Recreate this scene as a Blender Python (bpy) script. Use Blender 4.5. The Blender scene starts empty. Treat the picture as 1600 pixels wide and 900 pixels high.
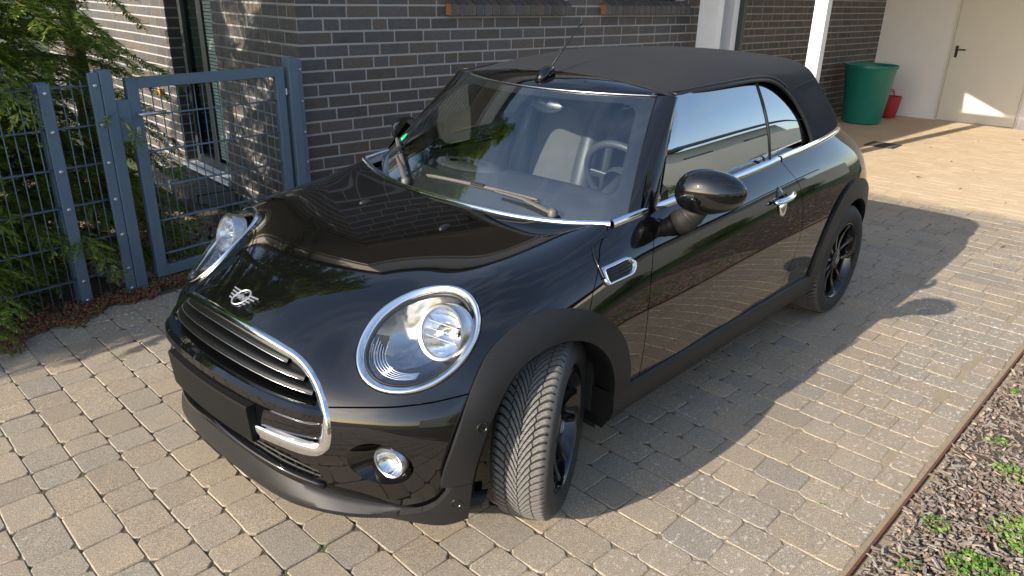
import bpy, bmesh, math, random
import numpy as np
from mathutils import Vector, Matrix
from mathutils.bvhtree import BVHTree
R = math.radians
random.seed(7); rng = np.random.default_rng(7)
SC = bpy.context.scene
C = SC.collection

# ------------------------------------------------------------------ camera, sky, sun, exposure
cam_data = bpy.data.cameras.new('camera'); cam = bpy.data.objects.new('camera', cam_data); C.objects.link(cam)
cam_data.sensor_width = 36.0; cam_data.lens = 36.0 * 1151.77 / 1600.0
cam_data.clip_start = 0.05; cam_data.clip_end = 2000.0
def set_camera(loc, yaw, pitch, roll):
    f = Vector((math.cos(pitch)*math.cos(yaw), math.cos(pitch)*math.sin(yaw), -math.sin(pitch)))
    r = f.cross(Vector((0, 0, 1))).normalized(); d = f.cross(r)
    c, s = math.cos(roll), math.sin(roll)
    rr = c*r + s*d; dd = -s*r + c*d
    m = Matrix((rr, -dd, -f)).transposed().to_4x4(); m.translation = Vector(loc)
    cam.matrix_world = m
set_camera((1.5586, 2.1050, 1.6513), 3.8858, 0.3819, -0.0215)
SC.camera = cam
SUN = Vector((2.2, -0.31, 1.0)).normalized()          # towards the sun
sun_el = math.asin(SUN.z); sun_az = math.atan2(SUN.x, SUN.y)
W = bpy.data.worlds.new('World'); SC.world = W; W.use_nodes = True
wn, wl = W.node_tree.nodes, W.node_tree.links
wn.clear()
wo = wn.new('ShaderNodeOutputWorld'); bg = wn.new('ShaderNodeBackground'); sky = wn.new('ShaderNodeTexSky')
sky.sky_type = 'NISHITA'; sky.sun_disc = False; sky.sun_elevation = sun_el; sky.sun_rotation = sun_az
sky.air_density = 1.0; sky.dust_density = 1.2; sky.ozone_density = 1.0
tc = wn.new('ShaderNodeTexCoord'); mp = wn.new('ShaderNodeMapping'); mp.inputs['Scale'].default_value = (1.0, 2.6, 3.2)
mp.inputs['Rotation'].default_value = (0.3, 0.2, 0.6)
nz = wn.new('ShaderNodeTexNoise'); nz.inputs['Scale'].default_value = 1.7; nz.inputs['Detail'].default_value = 9; nz.inputs['Roughness'].default_value = 0.62
nz.inputs['Distortion'].default_value = 0.6
cr = wn.new('ShaderNodeValToRGB'); cr.color_ramp.elements[0].position = 0.47; cr.color_ramp.elements[1].position = 0.80
cr.color_ramp.elements[1].color = (0.55, 0.55, 0.55, 1)
mx = wn.new('ShaderNodeMixRGB'); mx.inputs['Color2'].default_value = (3.6, 4.0, 4.7, 1)
wl.new(tc.outputs['Generated'], mp.inputs['Vector']); wl.new(mp.outputs[0], nz.inputs['Vector']); wl.new(nz.outputs['Fac'], cr.inputs['Fac'])
wl.new(cr.outputs['Color'], mx.inputs['Fac']); wl.new(sky.outputs['Color'], mx.inputs['Color1'])
wl.new(mx.outputs['Color'], bg.inputs['Color']); wl.new(bg.outputs[0], wo.inputs['Surface'])
bg.inputs['Strength'].default_value = 0.142
sl = bpy.data.lights.new('sun', 'SUN'); sl.energy = 4.3; sl.angle = R(0.5); sl.color = (1.0, 0.90, 0.76)
so = bpy.data.objects.new('sun', sl); C.objects.link(so); so.rotation_euler = (-SUN).to_track_quat('-Z', 'Y').to_euler(); so.location = (6, -2, 8)
SC.view_settings.view_transform = 'Standard'; SC.view_settings.look = 'None'; SC.view_settings.gamma = 1.0
SC.view_settings.exposure = 1.02
SC.cycles.max_bounces = 8; SC.cycles.transparent_max_bounces = 12

# ------------------------------------------------------------------ helpers
def tag(o, label=None, cat=None, group=None, kind=None):
    if label: o['label'] = label
    if cat: o['category'] = cat
    if group: o['group'] = group
    if kind: o['kind'] = kind
    return o
def empty(name, loc=(0, 0, 0), rz=0, parent=None):
    o = bpy.data.objects.new(name, None); C.objects.link(o); o.location = loc; o.rotation_euler = (0, 0, rz)
    o.empty_display_size = 0.1
    if parent: o.parent = parent
    return o
def link(name, me, parent=None, mat=None, loc=None, rot=None):
    if mat is not None and len(me.materials) == 0:
        for m in (mat if isinstance(mat, (list, tuple)) else [mat]): me.materials.append(m)
    o = bpy.data.objects.new(name, me); C.objects.link(o)
    if parent: o.parent = parent
    if loc is not None: o.location = loc
    if rot is not None: o.rotation_euler = rot
    return o
class MB:
    def __init__(s): s.v = []; s.f = []; s.m = []; s.mi = 0; s.sm = []; s.smooth = False
    def add(s, vs, fs):
        b = len(s.v); s.v.extend([tuple(map(float, p)) for p in vs])
        for f in fs: s.f.append([b+i for i in f]); s.m.append(s.mi); s.sm.append(s.smooth)
    def box(s, c, d, rot=None, bev=0.0):
        x, y, z = d[0]/2, d[1]/2, d[2]/2
        if bev <= 0:
            vs = [(a*x, b*y, e*z) for e in (-1, 1) for b in (-1, 1) for a in (-1, 1)]
            fs = [(0, 2, 3, 1), (4, 5, 7, 6), (0, 1, 5, 4), (2, 6, 7, 3), (0, 4, 6, 2), (1, 3, 7, 5)]
        else:
            b_ = min(bev, x*.49, y*.49, z*.49); vs = []; idx = {}
            for sx in (-1, 1):
                for sy in (-1, 1):
                    for sz in (-1, 1):
                        for k in range(3):
                            q = [sx*(x-b_), sy*(y-b_), sz*(z-b_)]; q[k] = (sx*x, sy*y, sz*z)[k]
                            idx[(sx, sy, sz, k)] = len(vs); vs.append(tuple(q))
            fs = []
            I = idx
            for k in range(3):
                for sg in (-1, 1):
                    a, b = [(1, 2), (2, 0), (0, 1)][k]
                    loop = []
                    for (p, q) in ((-1, -1), (1, -1), (1, 1), (-1, 1)):
                        t = [0, 0, 0]; t[k] = sg; t[a] = p; t[b] = q; loop.append(I[(t[0], t[1], t[2], k)])
                    fs.append(loop if sg > 0 else loop[::-1])
            for k in range(3):
                a, b = [(1, 2), (2, 0), (0, 1)][k]
                for p in (-1, 1):
                    for q in (-1, 1):
                        t0 = [0, 0, 0]; t0[a] = p; t0[b] = q; t1 = list(t0); t0[k] = -1; t1[k] = 1
                        A = I[(*t0, a)]; B = I[(*t1, a)]; C_ = I[(*t1, b)]; D = I[(*t0, b)]
                        fs.append([A, D, C_, B] if p*q > 0 else [A, B, C_, D])
            for sx in (-1, 1):
                for sy in (-1, 1):
                    for sz in (-1, 1):
                        t = [I[(sx, sy, sz, 0)], I[(sx, sy, sz, 1)], I[(sx, sy, sz, 2)]]
                        fs.append(t if sx*sy*sz > 0 else t[::-1])
        M = rot if rot is not None else None
        out = []
        for p in vs:
            p = Vector(p)
            if M is not None: p = M @ p
            out.append((p[0]+c[0], p[1]+c[1], p[2]+c[2]))
        s.add(out, fs)
    def bar(s, a, b, w, h, up=(0, 0, 1), bev=0.0):
        a = Vector(a); b = Vector(b); d = b-a; L = d.length; d.normalize(); u = Vector(up); r = d.cross(u)
        if r.length < 1e-4: r = d.cross(Vector((1, 0, 0)))
        r.normalize(); u = r.cross(d)
        s.box((a+b)/2, (L, w, h), Matrix((d, r, u)).transposed(), bev)
    def tube(s, pts, rad, n=8, cap=True, closed=False, flat=1.0, upv=None):
        pts = [Vector(p) for p in pts]; k = len(pts)
        rads = rad if isinstance(rad, (list, tuple, np.ndarray)) else [rad]*k
        vs = []; prev = None
        for i, p in enumerate(pts):
            if closed: t = pts[(i+1) % k]-pts[i-1]
            else: t = pts[min(i+1, k-1)]-pts[max(i-1, 0)]
            t.normalize()
            if prev is None:
                a = Vector(upv) if upv is not None else (Vector((0, 0, 1)) if abs(t.z) < .9 else Vector((1, 0, 0)))
            else: a = prev
            u = (a-t*a.dot(t)).normalized(); prev = u; w = t.cross(u)
            for j in range(n):
                q = 2*math.pi*(j+.5)/n
                vs.append(p+u*(math.cos(q)*rads[i]*flat)+w*(math.sin(q)*rads[i]))
        fs = []
        for i in range(k if closed else k-1):
            for j in range(n):
                a = i*n+j; b = i*n+(j+1) % n; c_ = ((i+1) % k)*n+(j+1) % n; d = ((i+1) % k)*n+j
                fs.append((a, b, c_, d))
        if cap and not closed: fs.append(tuple(range(n))[::-1]); fs.append(tuple(range((k-1)*n, k*n)))
        s.add(vs, fs)
    def lathe(s, prof, n=24, M=None, close=False):
        vs = []; k = len(prof)
        for (r_, h) in prof:
            for j in range(n):
                q = 2*math.pi*j/n; p = Vector((r_*math.cos(q), r_*math.sin(q), h)); vs.append(M @ p if M is not None else p)
        fs = []
        for i in range(k-1):
            for j in range(n):
                a = i*n+j; b = i*n+(j+1) % n; fs.append((a, b, b+n, a+n))
        if close: fs.append(tuple(range(n))[::-1]); fs.append(tuple(range((k-1)*n, k*n)))
        s.add(vs, fs)
    def grid(s, P):           # P[i][j] points
        a = len(P); b = len(P[0]); vs = [p for row in P for p in row]
        s.add(vs, [(i*b+j, i*b+j+1, (i+1)*b+j+1, (i+1)*b+j) for i in range(a-1) for j in range(b-1)])
    def mesh(s, name, mats=None, smooth=None):
        me = bpy.data.meshes.new(name); me.from_pydata(s.v, [], s.f); me.update()
        if smooth: me.polygons.foreach_set('use_smooth', [True]*len(me.polygons))
        elif any(s.sm): me.polygons.foreach_set('use_smooth', s.sm)
        if mats is not None:
            for m in (mats if isinstance(mats, (list, tuple)) else [mats]): me.materials.append(m)
        if any(s.m): me.polygons.foreach_set('material_index', s.m)
        return me
    def obj(s, name, mat, parent=None, smooth=False, auto=None, loc=None):
        me = s.mesh(name, mat, smooth)
        if auto:
            me.polygons.foreach_set('use_smooth', [True]*len(me.polygons))
            me.set_sharp_from_angle(angle=R(auto))
        return link(name, me, parent, None, loc)
def numesh(name, V, F, mat=None, smooth=True):
    """fast mesh from numpy arrays, F is (n,3) or (n,4)"""
    me = bpy.data.meshes.new(name); n, k = F.shape
    me.vertices.add(len(V)); me.vertices.foreach_set('co', np.asarray(V, 'f4').ravel())
    me.loops.add(n*k); me.loops.foreach_set('vertex_index', F.astype('i4').ravel())
    me.polygons.add(n); me.polygons.foreach_set('loop_start', np.arange(0, n*k, k, dtype='i4'))
    me.polygons.foreach_set('loop_total', np.full(n, k, 'i4'))
    me.update(calc_edges=True); me.validate()
    me.polygons.foreach_set('use_smooth', [smooth]*len(me.polygons))
    if mat is not None: me.materials.append(mat)
    return me

# ------------------------------------------------------------------ materials
def mat(name, col=(.5, .5, .5), rough=.5, metal=0., ior=1.5, coat=0., spec=None):
    m = bpy.data.materials.new(name); m.use_nodes = True; b = m.node_tree.nodes['Principled BSDF']
    b.inputs['Base Color'].default_value = (*col, 1); b.inputs['Roughness'].default_value = rough
    b.inputs['Metallic'].default_value = metal; b.inputs['IOR'].default_value = ior
    b.inputs['Coat Weight'].default_value = coat; b.inputs['Coat Roughness'].default_value = 0.02
    if spec is not None: b.inputs['Specular IOR Level'].default_value = spec
    m['b'] = 1
    return m
class NT:
    def __init__(s, m): s.m = m; s.n = m.node_tree.nodes; s.l = m.node_tree.links; s.b = s.n['Principled BSDF']; s.geo = None
    def new(s, t, **k):
        x = s.n.new(t)
        for a, b in k.items():
            if a in x.inputs: x.inputs[a].default_value = b
            else: setattr(x, a, b)
        return x
    def pos(s):
        if s.geo is None: s.geo = s.n.new('ShaderNodeNewGeometry')
        return s.geo.outputs['Position']
    def objc(s): return s.n.new('ShaderNodeTexCoord').outputs['Object']
    def noise(s, scale, detail=3, rough=.55, vec=None, dist=0):
        x = s.new('ShaderNodeTexNoise', Scale=scale, Detail=detail, Roughness=rough, Distortion=dist)
        s.l.new(vec if vec is not None else s.pos(), x.inputs['Vector']); return x.outputs['Fac']
    def vor(s, scale, vec=None, out='Distance', feat='F1'):
        x = s.new('ShaderNodeTexVoronoi', Scale=scale); x.feature = feat
        s.l.new(vec if vec is not None else s.pos(), x.inputs['Vector']); return x.outputs[out]
    def ramp(s, fac, stops, interp='LINEAR'):
        x = s.n.new('ShaderNodeValToRGB'); x.color_ramp.interpolation = interp; e = x.color_ramp.elements
        while len(e) < len(stops): e.new(0.5)
        for i, (p, c) in enumerate(stops):
            e[i].position = p; e[i].color = (c, c, c, 1) if isinstance(c, (int, float)) else (*c, 1)
        s.l.new(fac, x.inputs['Fac']); return x.outputs['Color']
    def mix(s, fac, a, b, typ='MIX'):
        x = s.n.new('ShaderNodeMixRGB'); x.blend_type = typ
        for k, v in (('Fac', fac), ('Color1', a), ('Color2', b)):
            if isinstance(v, bpy.types.NodeSocket): s.l.new(v, x.inputs[k])
            elif isinstance(v, (int, float)): x.inputs[k].default_value = v if k == 'Fac' else (v, v, v, 1)
            else: x.inputs[k].default_value = (*v, 1)
        return x.outputs['Color']
    def math(s, op, a, b=None, clamp=False):
        x = s.n.new('ShaderNodeMath'); x.operation = op; x.use_clamp = clamp
        for k, v in ((0, a), (1, b)):
            if v is None: continue
            if isinstance(v, bpy.types.NodeSocket): s.l.new(v, x.inputs[k])
            else: x.inputs[k].default_value = v
        return x.outputs[0]
    def rnd(s):
        o = s.n.new('ShaderNodeObjectInfo'); g = s.n.new('ShaderNodeNewGeometry')
        return s.math('FRACT', s.math('ADD', s.math('MULTIPLY', o.outputs['Random'], 7.31), s.math('MULTIPLY', g.outputs['Random Per Island'], 3.77)))
    def color(s, sock): s.l.new(sock, s.b.inputs['Base Color'])
    def rough(s, sock): s.l.new(sock, s.b.inputs['Roughness'])
    def bump(s, h, strength=.5, dist=.01):
        x = s.new('ShaderNodeBump', Strength=strength, Distance=dist); s.l.new(h, x.inputs['Height']); s.l.new(x.outputs[0], s.b.inputs['Normal']); return x
    def xyz(s, which):
        x = s.n.new('ShaderNodeSeparateXYZ'); s.l.new(s.pos(), x.inputs[0]); return x.outputs[which]
M = {}
# car
M['paint'] = mat('black_paint', (.0035, .0035, .004), .03, 0, 1.7); t = NT(M['paint'])
t.rough(t.ramp(t.noise(9, 5, .7), [(.3, .012), (.8, .05)]))
t.color(t.mix(t.ramp(t.noise(520, 2, .8), [(.70, 0), (.78, .3)]), (.003, .003, .0035), (.030, .029, .028)))
M['paint_plain'] = mat('black_gloss', (.004, .004, .0045), .06, 0, 1.6)
M['matte'] = mat('black_plastic', (.012, .012, .013), .52, spec=.4); t = NT(M['matte']); t.bump(t.noise(900, 2), .12, .002)
t.color(t.mix(t.noise(14, 6, .7), (.0075, .0075, .0085), (.015, .015, .0155)))
M['rubber'] = mat('black_rubber', (.02, .02, .021), .7)
M['seal'] = mat('black_seal', (.012, .012, .013), .45)
M['dark'] = mat('dark_void', (.006, .006, .006), .9)
M['chrome'] = mat('chrome', (.85, .86, .88), .07, 1.0)
M['satin'] = mat('satin_metal', (.55, .56, .58), .28, 1.0)
M['reflector'] = mat('lamp_reflector', (.92, .93, .95), .09, 1.0); t = NT(M['reflector']); t.bump(t.noise(60, 2), .15, .004)
M['lampgrey'] = mat('lamp_inner_grey', (.20, .21, .22), .2, .8)
M['badge'] = mat('badge_metal', (.9, .9, .92), .3, .85)
M['slat'] = mat('grille_slat_black', (.0025, .003, .003), .42, spec=.18)
M['bowl'] = mat('lamp_bowl_silver', (.40, .41, .43), .13, 1.0); t = NT(M['bowl']); t.bump(t.noise(25, 1), .25, .006)
M['fabric'] = mat('black_roof_fabric', (.03, .03, .032), .85); t = NT(M['fabric'])
t.color(t.mix(t.noise(5, 6, .7), (.010, .011, .013), (.019, .020, .022)))
t.b.inputs['Specular IOR Level'].default_value = .35
t.bump(t.mix(.6, t.noise(700, 3, .7), t.noise(6, 3)), .35, .003)
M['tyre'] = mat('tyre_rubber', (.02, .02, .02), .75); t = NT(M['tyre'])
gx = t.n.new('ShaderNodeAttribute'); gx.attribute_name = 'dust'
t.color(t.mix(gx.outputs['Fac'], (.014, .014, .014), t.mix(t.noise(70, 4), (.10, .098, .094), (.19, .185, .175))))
M['tread_side'] = M['tyre']
M['rim'] = mat('black_rim', (.006, .006, .007), .12, 0, 1.65)
M['disc'] = mat('brake_steel', (.30, .29, .28), .35, 1.0)
M['liner'] = mat('arch_liner', (.02, .02, .02), .8)
M['plate'] = mat('number_plate_black', (.007, .007, .007), .7, spec=.15)
M['leather'] = mat('seat_leather', (.05, .05, .055), .45)
M['seatcloth'] = mat('seat_cloth', (.10, .094, .088), .9); t = NT(M['seatcloth']); t.bump(t.noise(300), .4, .003)
M['dash'] = mat('dash_plastic', (.045, .047, .05), .6)
M['sensor'] = mat('sensor_black', (.01, .01, .01), .25)
M['green'] = mat('green_sticker', (.01, .35, .14), .5)
M['stickerw'] = mat('sticker_print', (.7, .75, .7), .5)
M['wiper'] = mat('wiper_grey', (.085, .08, .075), .5)
M['redlens'] = mat('tail_lamp_red', (.35, .01, .01), .1)
def glassmat(name, tint, ior, rough=0.0, add=0.0):
    m = bpy.data.materials.new(name); m.use_nodes = True; n = m.node_tree.nodes; l = m.node_tree.links
    n.remove(n['Principled BSDF']); o = n['Material Output']
    tr = n.new('ShaderNodeBsdfTransparent'); tr.inputs[0].default_value = (*tint, 1)
    gl = n.new('ShaderNodeBsdfGlossy'); gl.inputs['Roughness'].default_value = rough; gl.inputs[0].default_value = (.95, .98, 1, 1)
    f0 = ((ior-1)/(ior+1))**2+add                     # Schlick, the same from both sides of the pane
    fr = n.new('ShaderNodeLayerWeight'); fr.inputs[0].default_value = .5
    pw = n.new('ShaderNodeMath'); pw.operation = 'POWER'; pw.inputs[1].default_value = 5.0
    ad = n.new('ShaderNodeMath'); ad.operation = 'MULTIPLY_ADD'; ad.use_clamp = True; ad.inputs[1].default_value = 1-f0; ad.inputs[2].default_value = f0
    mx = n.new('ShaderNodeMixShader'); l.new(fr.outputs['Facing'], pw.inputs[0]); l.new(pw.outputs[0], ad.inputs[0]); l.new(ad.outputs[0], mx.inputs[0])
    l.new(tr.outputs[0], mx.inputs[1]); l.new(gl.outputs[0], mx.inputs[2]); l.new(mx.outputs[0], o.inputs['Surface'])
    return m
M['glass'] = glassmat('windscreen_glass', (.80, .87, .87), 1.5, 0, .12)
M['sideglass'] = glassmat('side_window_glass', (.10, .12, .12), 1.5, 0, .30)
M['lens'] = glassmat('lamp_lens', (.95, .96, .97), 1.45)
M['houseglass'] = glassmat('house_window_glass', (.25, .30, .30), 1.7)
# setting
M['paver'] = mat('paver_concrete', (.3, .27, .22), .9); t = NT(M['paver'])
r = t.rnd(); base = t.ramp(r, [(0, (.295, .245, .183)), (.3, (.365, .30, .218)), (.55, (.32, .28, .225)), (.8, (.40, .322, .228)), (1, (.275, .243, .205))])
grain = t.ramp(t.noise(230, 4, .85), [(.34, (.18, .18, .18)), (.47, (.80, .79, .77)), (.55, (1.05, 1.03, 1.0)), (.66, (2.1, 2.05, 2.0))])
c = t.mix(1.0, base, grain, 'MULTIPLY')
c = t.mix(t.ramp(t.noise(3.2, 5, .65), [(.35, 0), (.75, .5)]), c, (.20, .185, .16))
edge = t.ramp(t.noise(40, 4, .7), [(.50, 0), (.75, .35)]); c = t.mix(edge, c, (.13, .12, .11))
blot = t.math('MULTIPLY', t.ramp(t.noise(48, 4, .6), [(.60, 0), (.63, 1)]), t.ramp(t.math('ADD', t.noise(1.1, 3), t.math('MULTIPLY', t.math('SUBTRACT', t.math('ABSOLUTE', t.math('ADD', t.xyz(1), .15)), 1.0), .22)), [(.46, .0), (.68, 1)]))
c = t.mix(t.math('MULTIPLY', blot, .85), c, (.62, .60, .55))
X = t.xyz(0); under = t.math('MULTIPLY', t.math('SUBTRACT', -5.38, t.math('ADD', X, t.math('MULTIPLY', t.noise(2.5, 3), .12))), 5.0, True)
sand = t.mix(t.noise(2.2, 5, .7), (.52, .385, .245), (.66, .52, .35)); sand = t.mix(.2, sand, t.mix(1, sand, grain, 'MULTIPLY')); sand = t.mix(t.math('MULTIPLY', r, .16), sand, (.38, .30, .21))
sand = t.mix(t.ramp(t.noise(9, 4, .6), [(.62, 0), (.74, .5)]), sand, (.75, .68, .55))
c = t.mix(t.math('MULTIPLY', under, .95), c, sand); t.color(c); t.bump(t.mix(.5, t.noise(300, 4, .8), t.noise(35, 3)), .55, .006)
M['joint'] = mat('paving_sand_joint', (.06, .05, .035), 1.0); t = NT(M['joint'])
Y_ = t.xyz(1)
c = t.mix(t.noise(60, 4), (.055, .048, .034), (.15, .125, .085)); c = t.mix(t.ramp(t.noise(5, 3), [(.55, 0), (.62, .5)]), c, (.06, .08, .025))
X = t.xyz(0); under = t.math('MULTIPLY', t.math('SUBTRACT', -5.38, t.math('ADD', X, t.math('MULTIPLY', t.noise(2.5, 3), .12))), 5.0, True)
side = t.math('MULTIPLY', t.math('SUBTRACT', t.math('ADD', Y_, t.math('MULTIPLY', t.noise(4, 3), .5)), 1.0), 1.6, True)
c = t.mix(t.math('MULTIPLY', side, .9), c, t.mix(t.noise(25, 4), (.26, .21, .14), (.40, .33, .23)))
c = t.mix(under, c, t.mix(t.noise(2.2, 5, .7), (.51, .375, .235), (.64, .50, .335))); t.color(c); t.bump(t.noise(200, 3), .8, .01)
M['brick'] = mat('clinker_brick', (.1, .1, .11), .42); t = NT(M['brick'])
r = t.rnd(); base = t.ramp(r, [(0, (.060, .058, .064)), (.2, (.088, .084, .088)), (.38, (.068, .056, .051)), (.52, (.110, .084, .066)), (.66, (.050, .046, .047)), (.8, (.080, .078, .086)), (.92, (.125, .092, .066)), (1, (.030, .027, .028))])
c = t.mix(t.ramp(t.noise(11, 5, .7), [(.35, 0), (.75, .55)]), base, (.105, .095, .088)); c = t.mix(t.ramp(t.noise(90, 4, .7), [(.35, .5), (.6, 0)]), c, (.022, .021, .024))
t.color(c); t.rough(t.ramp(t.noise(20, 3), [(.3, .45), (.7, .7)])); t.bump(t.noise(160, 4, .7), .4, .004)
M['brickred'] = mat('terracotta_brick', (.33, .12, .06), .8); t = NT(M['brickred']); t.color(t.mix(t.noise(40, 4), (.27, .10, .055), (.40, .17, .09)))
M['mortar'] = mat('grey_mortar', (.32, .31, .31), .95); t = NT(M['mortar']); t.color(t.mix(t.noise(60, 5, .7), (.27, .26, .25), (.39, .375, .36))); t.bump(t.noise(250, 3), .5, .004)
M['steelblue'] = mat('anthracite_blue_coating', (.075, .115, .165), .42); t = NT(M['steelblue']); t.color(t.mix(t.noise(18, 4, .6), (.085, .130, .180), (.110, .160, .218))); t.bump(t.noise(500, 2), .06, .002)
M['zinc'] = mat('zinc_screw', (.55, .56, .58), .35, .9)
M['orange'] = mat('orange_plastic', (.75, .32, .02), .5)
M['white'] = mat('white_render', (.72, .70, .69), .85); t = NT(M['white']); t.color(t.mix(t.noise(3, 5, .6), (.70, .69, .70), (.78, .77, .78))); t.bump(t.noise(160, 4, .7), .35, .004)
M['whitepost'] = mat('white_painted_timber', (.74, .75, .77), .5); t = NT(M['whitepost']); t.color(t.mix(t.noise(8, 4), (.68, .69, .71), (.78, .79, .80)))
M['beige'] = mat('beige_panel', (.50, .42, .34), .7); t = NT(M['beige']); t.color(t.mix(t.noise(4, 4), (.58, .52, .46), (.68, .62, .56)))
M['doorm'] = mat('cream_steel_door', (.56, .53, .46), .45); t = NT(M['doorm']); t.color(t.mix(t.noise(2.5, 4), (.60, .58, .52), (.65, .63, .57)))
M['blackp'] = mat('black_handle', (.01, .01, .01), .35)
M['greenbin'] = mat('green_plastic', (.004, .10, .075), .38); t = NT(M['greenbin']); t.color(t.mix(t.noise(5, 5, .6), (.004, .135, .105), (.008, .185, .145)))
M['redbin'] = mat('red_rubber', (.40, .025, .03), .5)
M['iron'] = mat('drain_iron', (.06, .05, .045), .7)
M['rust'] = mat('rusty_edging', (.10, .035, .022), .85); t = NT(M['rust']); t.color(t.mix(t.noise(35, 5, .7), (.065, .026, .018), (.17, .065, .038))); t.bump(t.noise(120, 3), .4, .004)
M['bark'] = mat('bark_chip', (.2, .14, .10), .9); t = NT(M['bark'])
c = t.ramp(t.rnd(), [(0, (.13, .098, .078)), (.2, (.22, .165, .13)), (.42, (.17, .14, .12)), (.62, (.28, .22, .175)), (.78, (.21, .195, .18)), (.92, (.34, .29, .245)), (1, (.40, .26, .18))])
t.color(t.mix(1, c, t.ramp(t.noise(120, 4, .7), [(.3, .55), (.7, 1.3)]), 'MULTIPLY')); t.bump(t.noise(150, 3), .5, .004)
M['soil'] = mat('dark_soil', (.045, .033, .025), 1.0); t = NT(M['soil']); t.color(t.mix(t.noise(40, 5), (.05, .038, .028), (.12, .09, .068))); t.bump(t.noise(60, 5), .8, .02)
M['pebble'] = mat('tan_gravel', (.28, .2, .13), .85); t = NT(M['pebble'])
t.color(t.ramp(t.rnd(), [(0, (.20, .14, .09)), (.4, (.34, .25, .16)), (.7, (.27, .20, .14)), (1, (.42, .34, .25))]))
def leafmat(name, stops, tr=.35, rough=.55):
    m = mat(name, (.1, .2, .05), rough); t = NT(m); c = t.ramp(t.rnd(), stops); t.color(c)
    o = t.n['Material Output']; td = t.n.new('ShaderNodeBsdfTranslucent'); mx = t.new('ShaderNodeMixShader', Fac=tr)
    t.l.new(t.mix(1, c, (1.5, 1.6, .7), 'MULTIPLY'), td.inputs[0]); t.l.new(t.b.outputs[0], mx.inputs[1]); t.l.new(td.outputs[0], mx.inputs[2]); t.l.new(mx.outputs[0], o.inputs['Surface'])
    return m
M['conifer'] = leafmat('conifer_leaf', [(0, (.075, .135, .032)), (.45, (.14, .205, .040)), (.8, (.235, .29, .05)), (1, (.38, .39, .07))], .45)
M['conifer_dark'] = leafmat('conifer_leaf_inner', [(0, (.025, .052, .018)), (1, (.055, .095, .030))], .25)
M['shrub'] = leafmat('shrub_leaf', [(0, (.03, .06, .02)), (1, (.10, .14, .04))])
M['weed'] = leafmat('weed_leaf', [(0, (.09, .19, .03)), (.6, (.15, .28, .045)), (1, (.24, .34, .07))])
M['grass'] = leafmat('lawn_grass', [(0, (.04, .09, .02)), (1, (.09, .16, .035))])
M['sedum'] = leafmat('sedum_leaf', [(0, (.17, .035, .025)), (.35, (.26, .07, .045)), (.6, (.20, .085, .05)), (.75, (.10, .12, .035)), (1, (.14, .18, .05))], .15)
M['trunk'] = mat('conifer_bark', (.09, .065, .05), .95); t = NT(M['trunk']); t.bump(t.noise(50, 4), .8, .02)
M['twig'] = mat('twig_wood', (.16, .11, .07), .9)
M['roofdark'] = mat('dark_roof_tile', (.045, .045, .05), .6)
M['winframe'] = mat('window_frame_dark', (.035, .045, .045), .4)
M['blind'] = mat('green_grey_blind', (.24, .36, .31), .6)
M['whitewall2'] = mat('neighbour_white_render', (.76, .74, .67), .9)
M['meadow'] = mat('rough_meadow', (.06, .08, .03), 1.0); t = NT(M['meadow']); t.color(t.mix(t.noise(2, 6, .7), (.045, .065, .022), (.10, .105, .05)))
M['wood'] = mat('grey_wood', (.2, .17, .14), .8)
# ------------------------------------------------------------------ surface tools (body panels)
def subdiv(V, F, level):
    me = bpy.data.meshes.new('tmp'); me.from_pydata([tuple(p) for p in V], [], F); o = bpy.data.objects.new('tmp', me); C.objects.link(o)
    md = o.modifiers.new('s', 'SUBSURF'); md.levels = level; md.render_levels = level; md.boundary_smooth = 'ALL'; md.use_limit_surface = True
    dg = bpy.context.evaluated_depsgraph_get(); dg.update(); ev = o.evaluated_get(dg); m2 = ev.to_mesh()
    n = len(m2.vertices); co = np.empty(n*3, 'f4'); m2.vertices.foreach_get('co', co); no = np.empty(n*3, 'f4'); m2.vertex_normals.foreach_get('vector', no)
    k = len(m2.polygons); lv = np.empty(k*4, 'i4'); m2.loops.foreach_get('vertex_index', lv)
    ev.to_mesh_clear(); bpy.data.objects.remove(o); bpy.data.meshes.remove(me)
    return co.reshape(-1, 3).astype('f8'), no.reshape(-1, 3).astype('f8'), lv.reshape(-1, 4)
def cage_fit(V, F, level, it=2, damp=.75):
    T = np.array(V, float); q = T.copy()
    for _ in range(it):
        co, _, _ = subdiv(q, F, 1); q = q + damp*(T-co[:len(T)])
    return subdiv(q, F, level)
def sheet(rows, flip=False):
    """rows: list of lists of half points (y>=0) -> symmetric cage; first entry of every row has y=0"""
    V = []; F = []; n = len(rows[0])
    for s in rows:
        for j in range(-(n-1), n):
            p = s[abs(j)]; V.append((p[0], p[1] if j >= 0 else -p[1], p[2]))
    w = 2*n-1
    for i in range(len(rows)-1):
        for j in range(w-1):
            f = (i*w+j, (i+1)*w+j, (i+1)*w+j+1, i*w+j+1); F.append(f[::-1] if flip else f)
    return V, F
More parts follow.
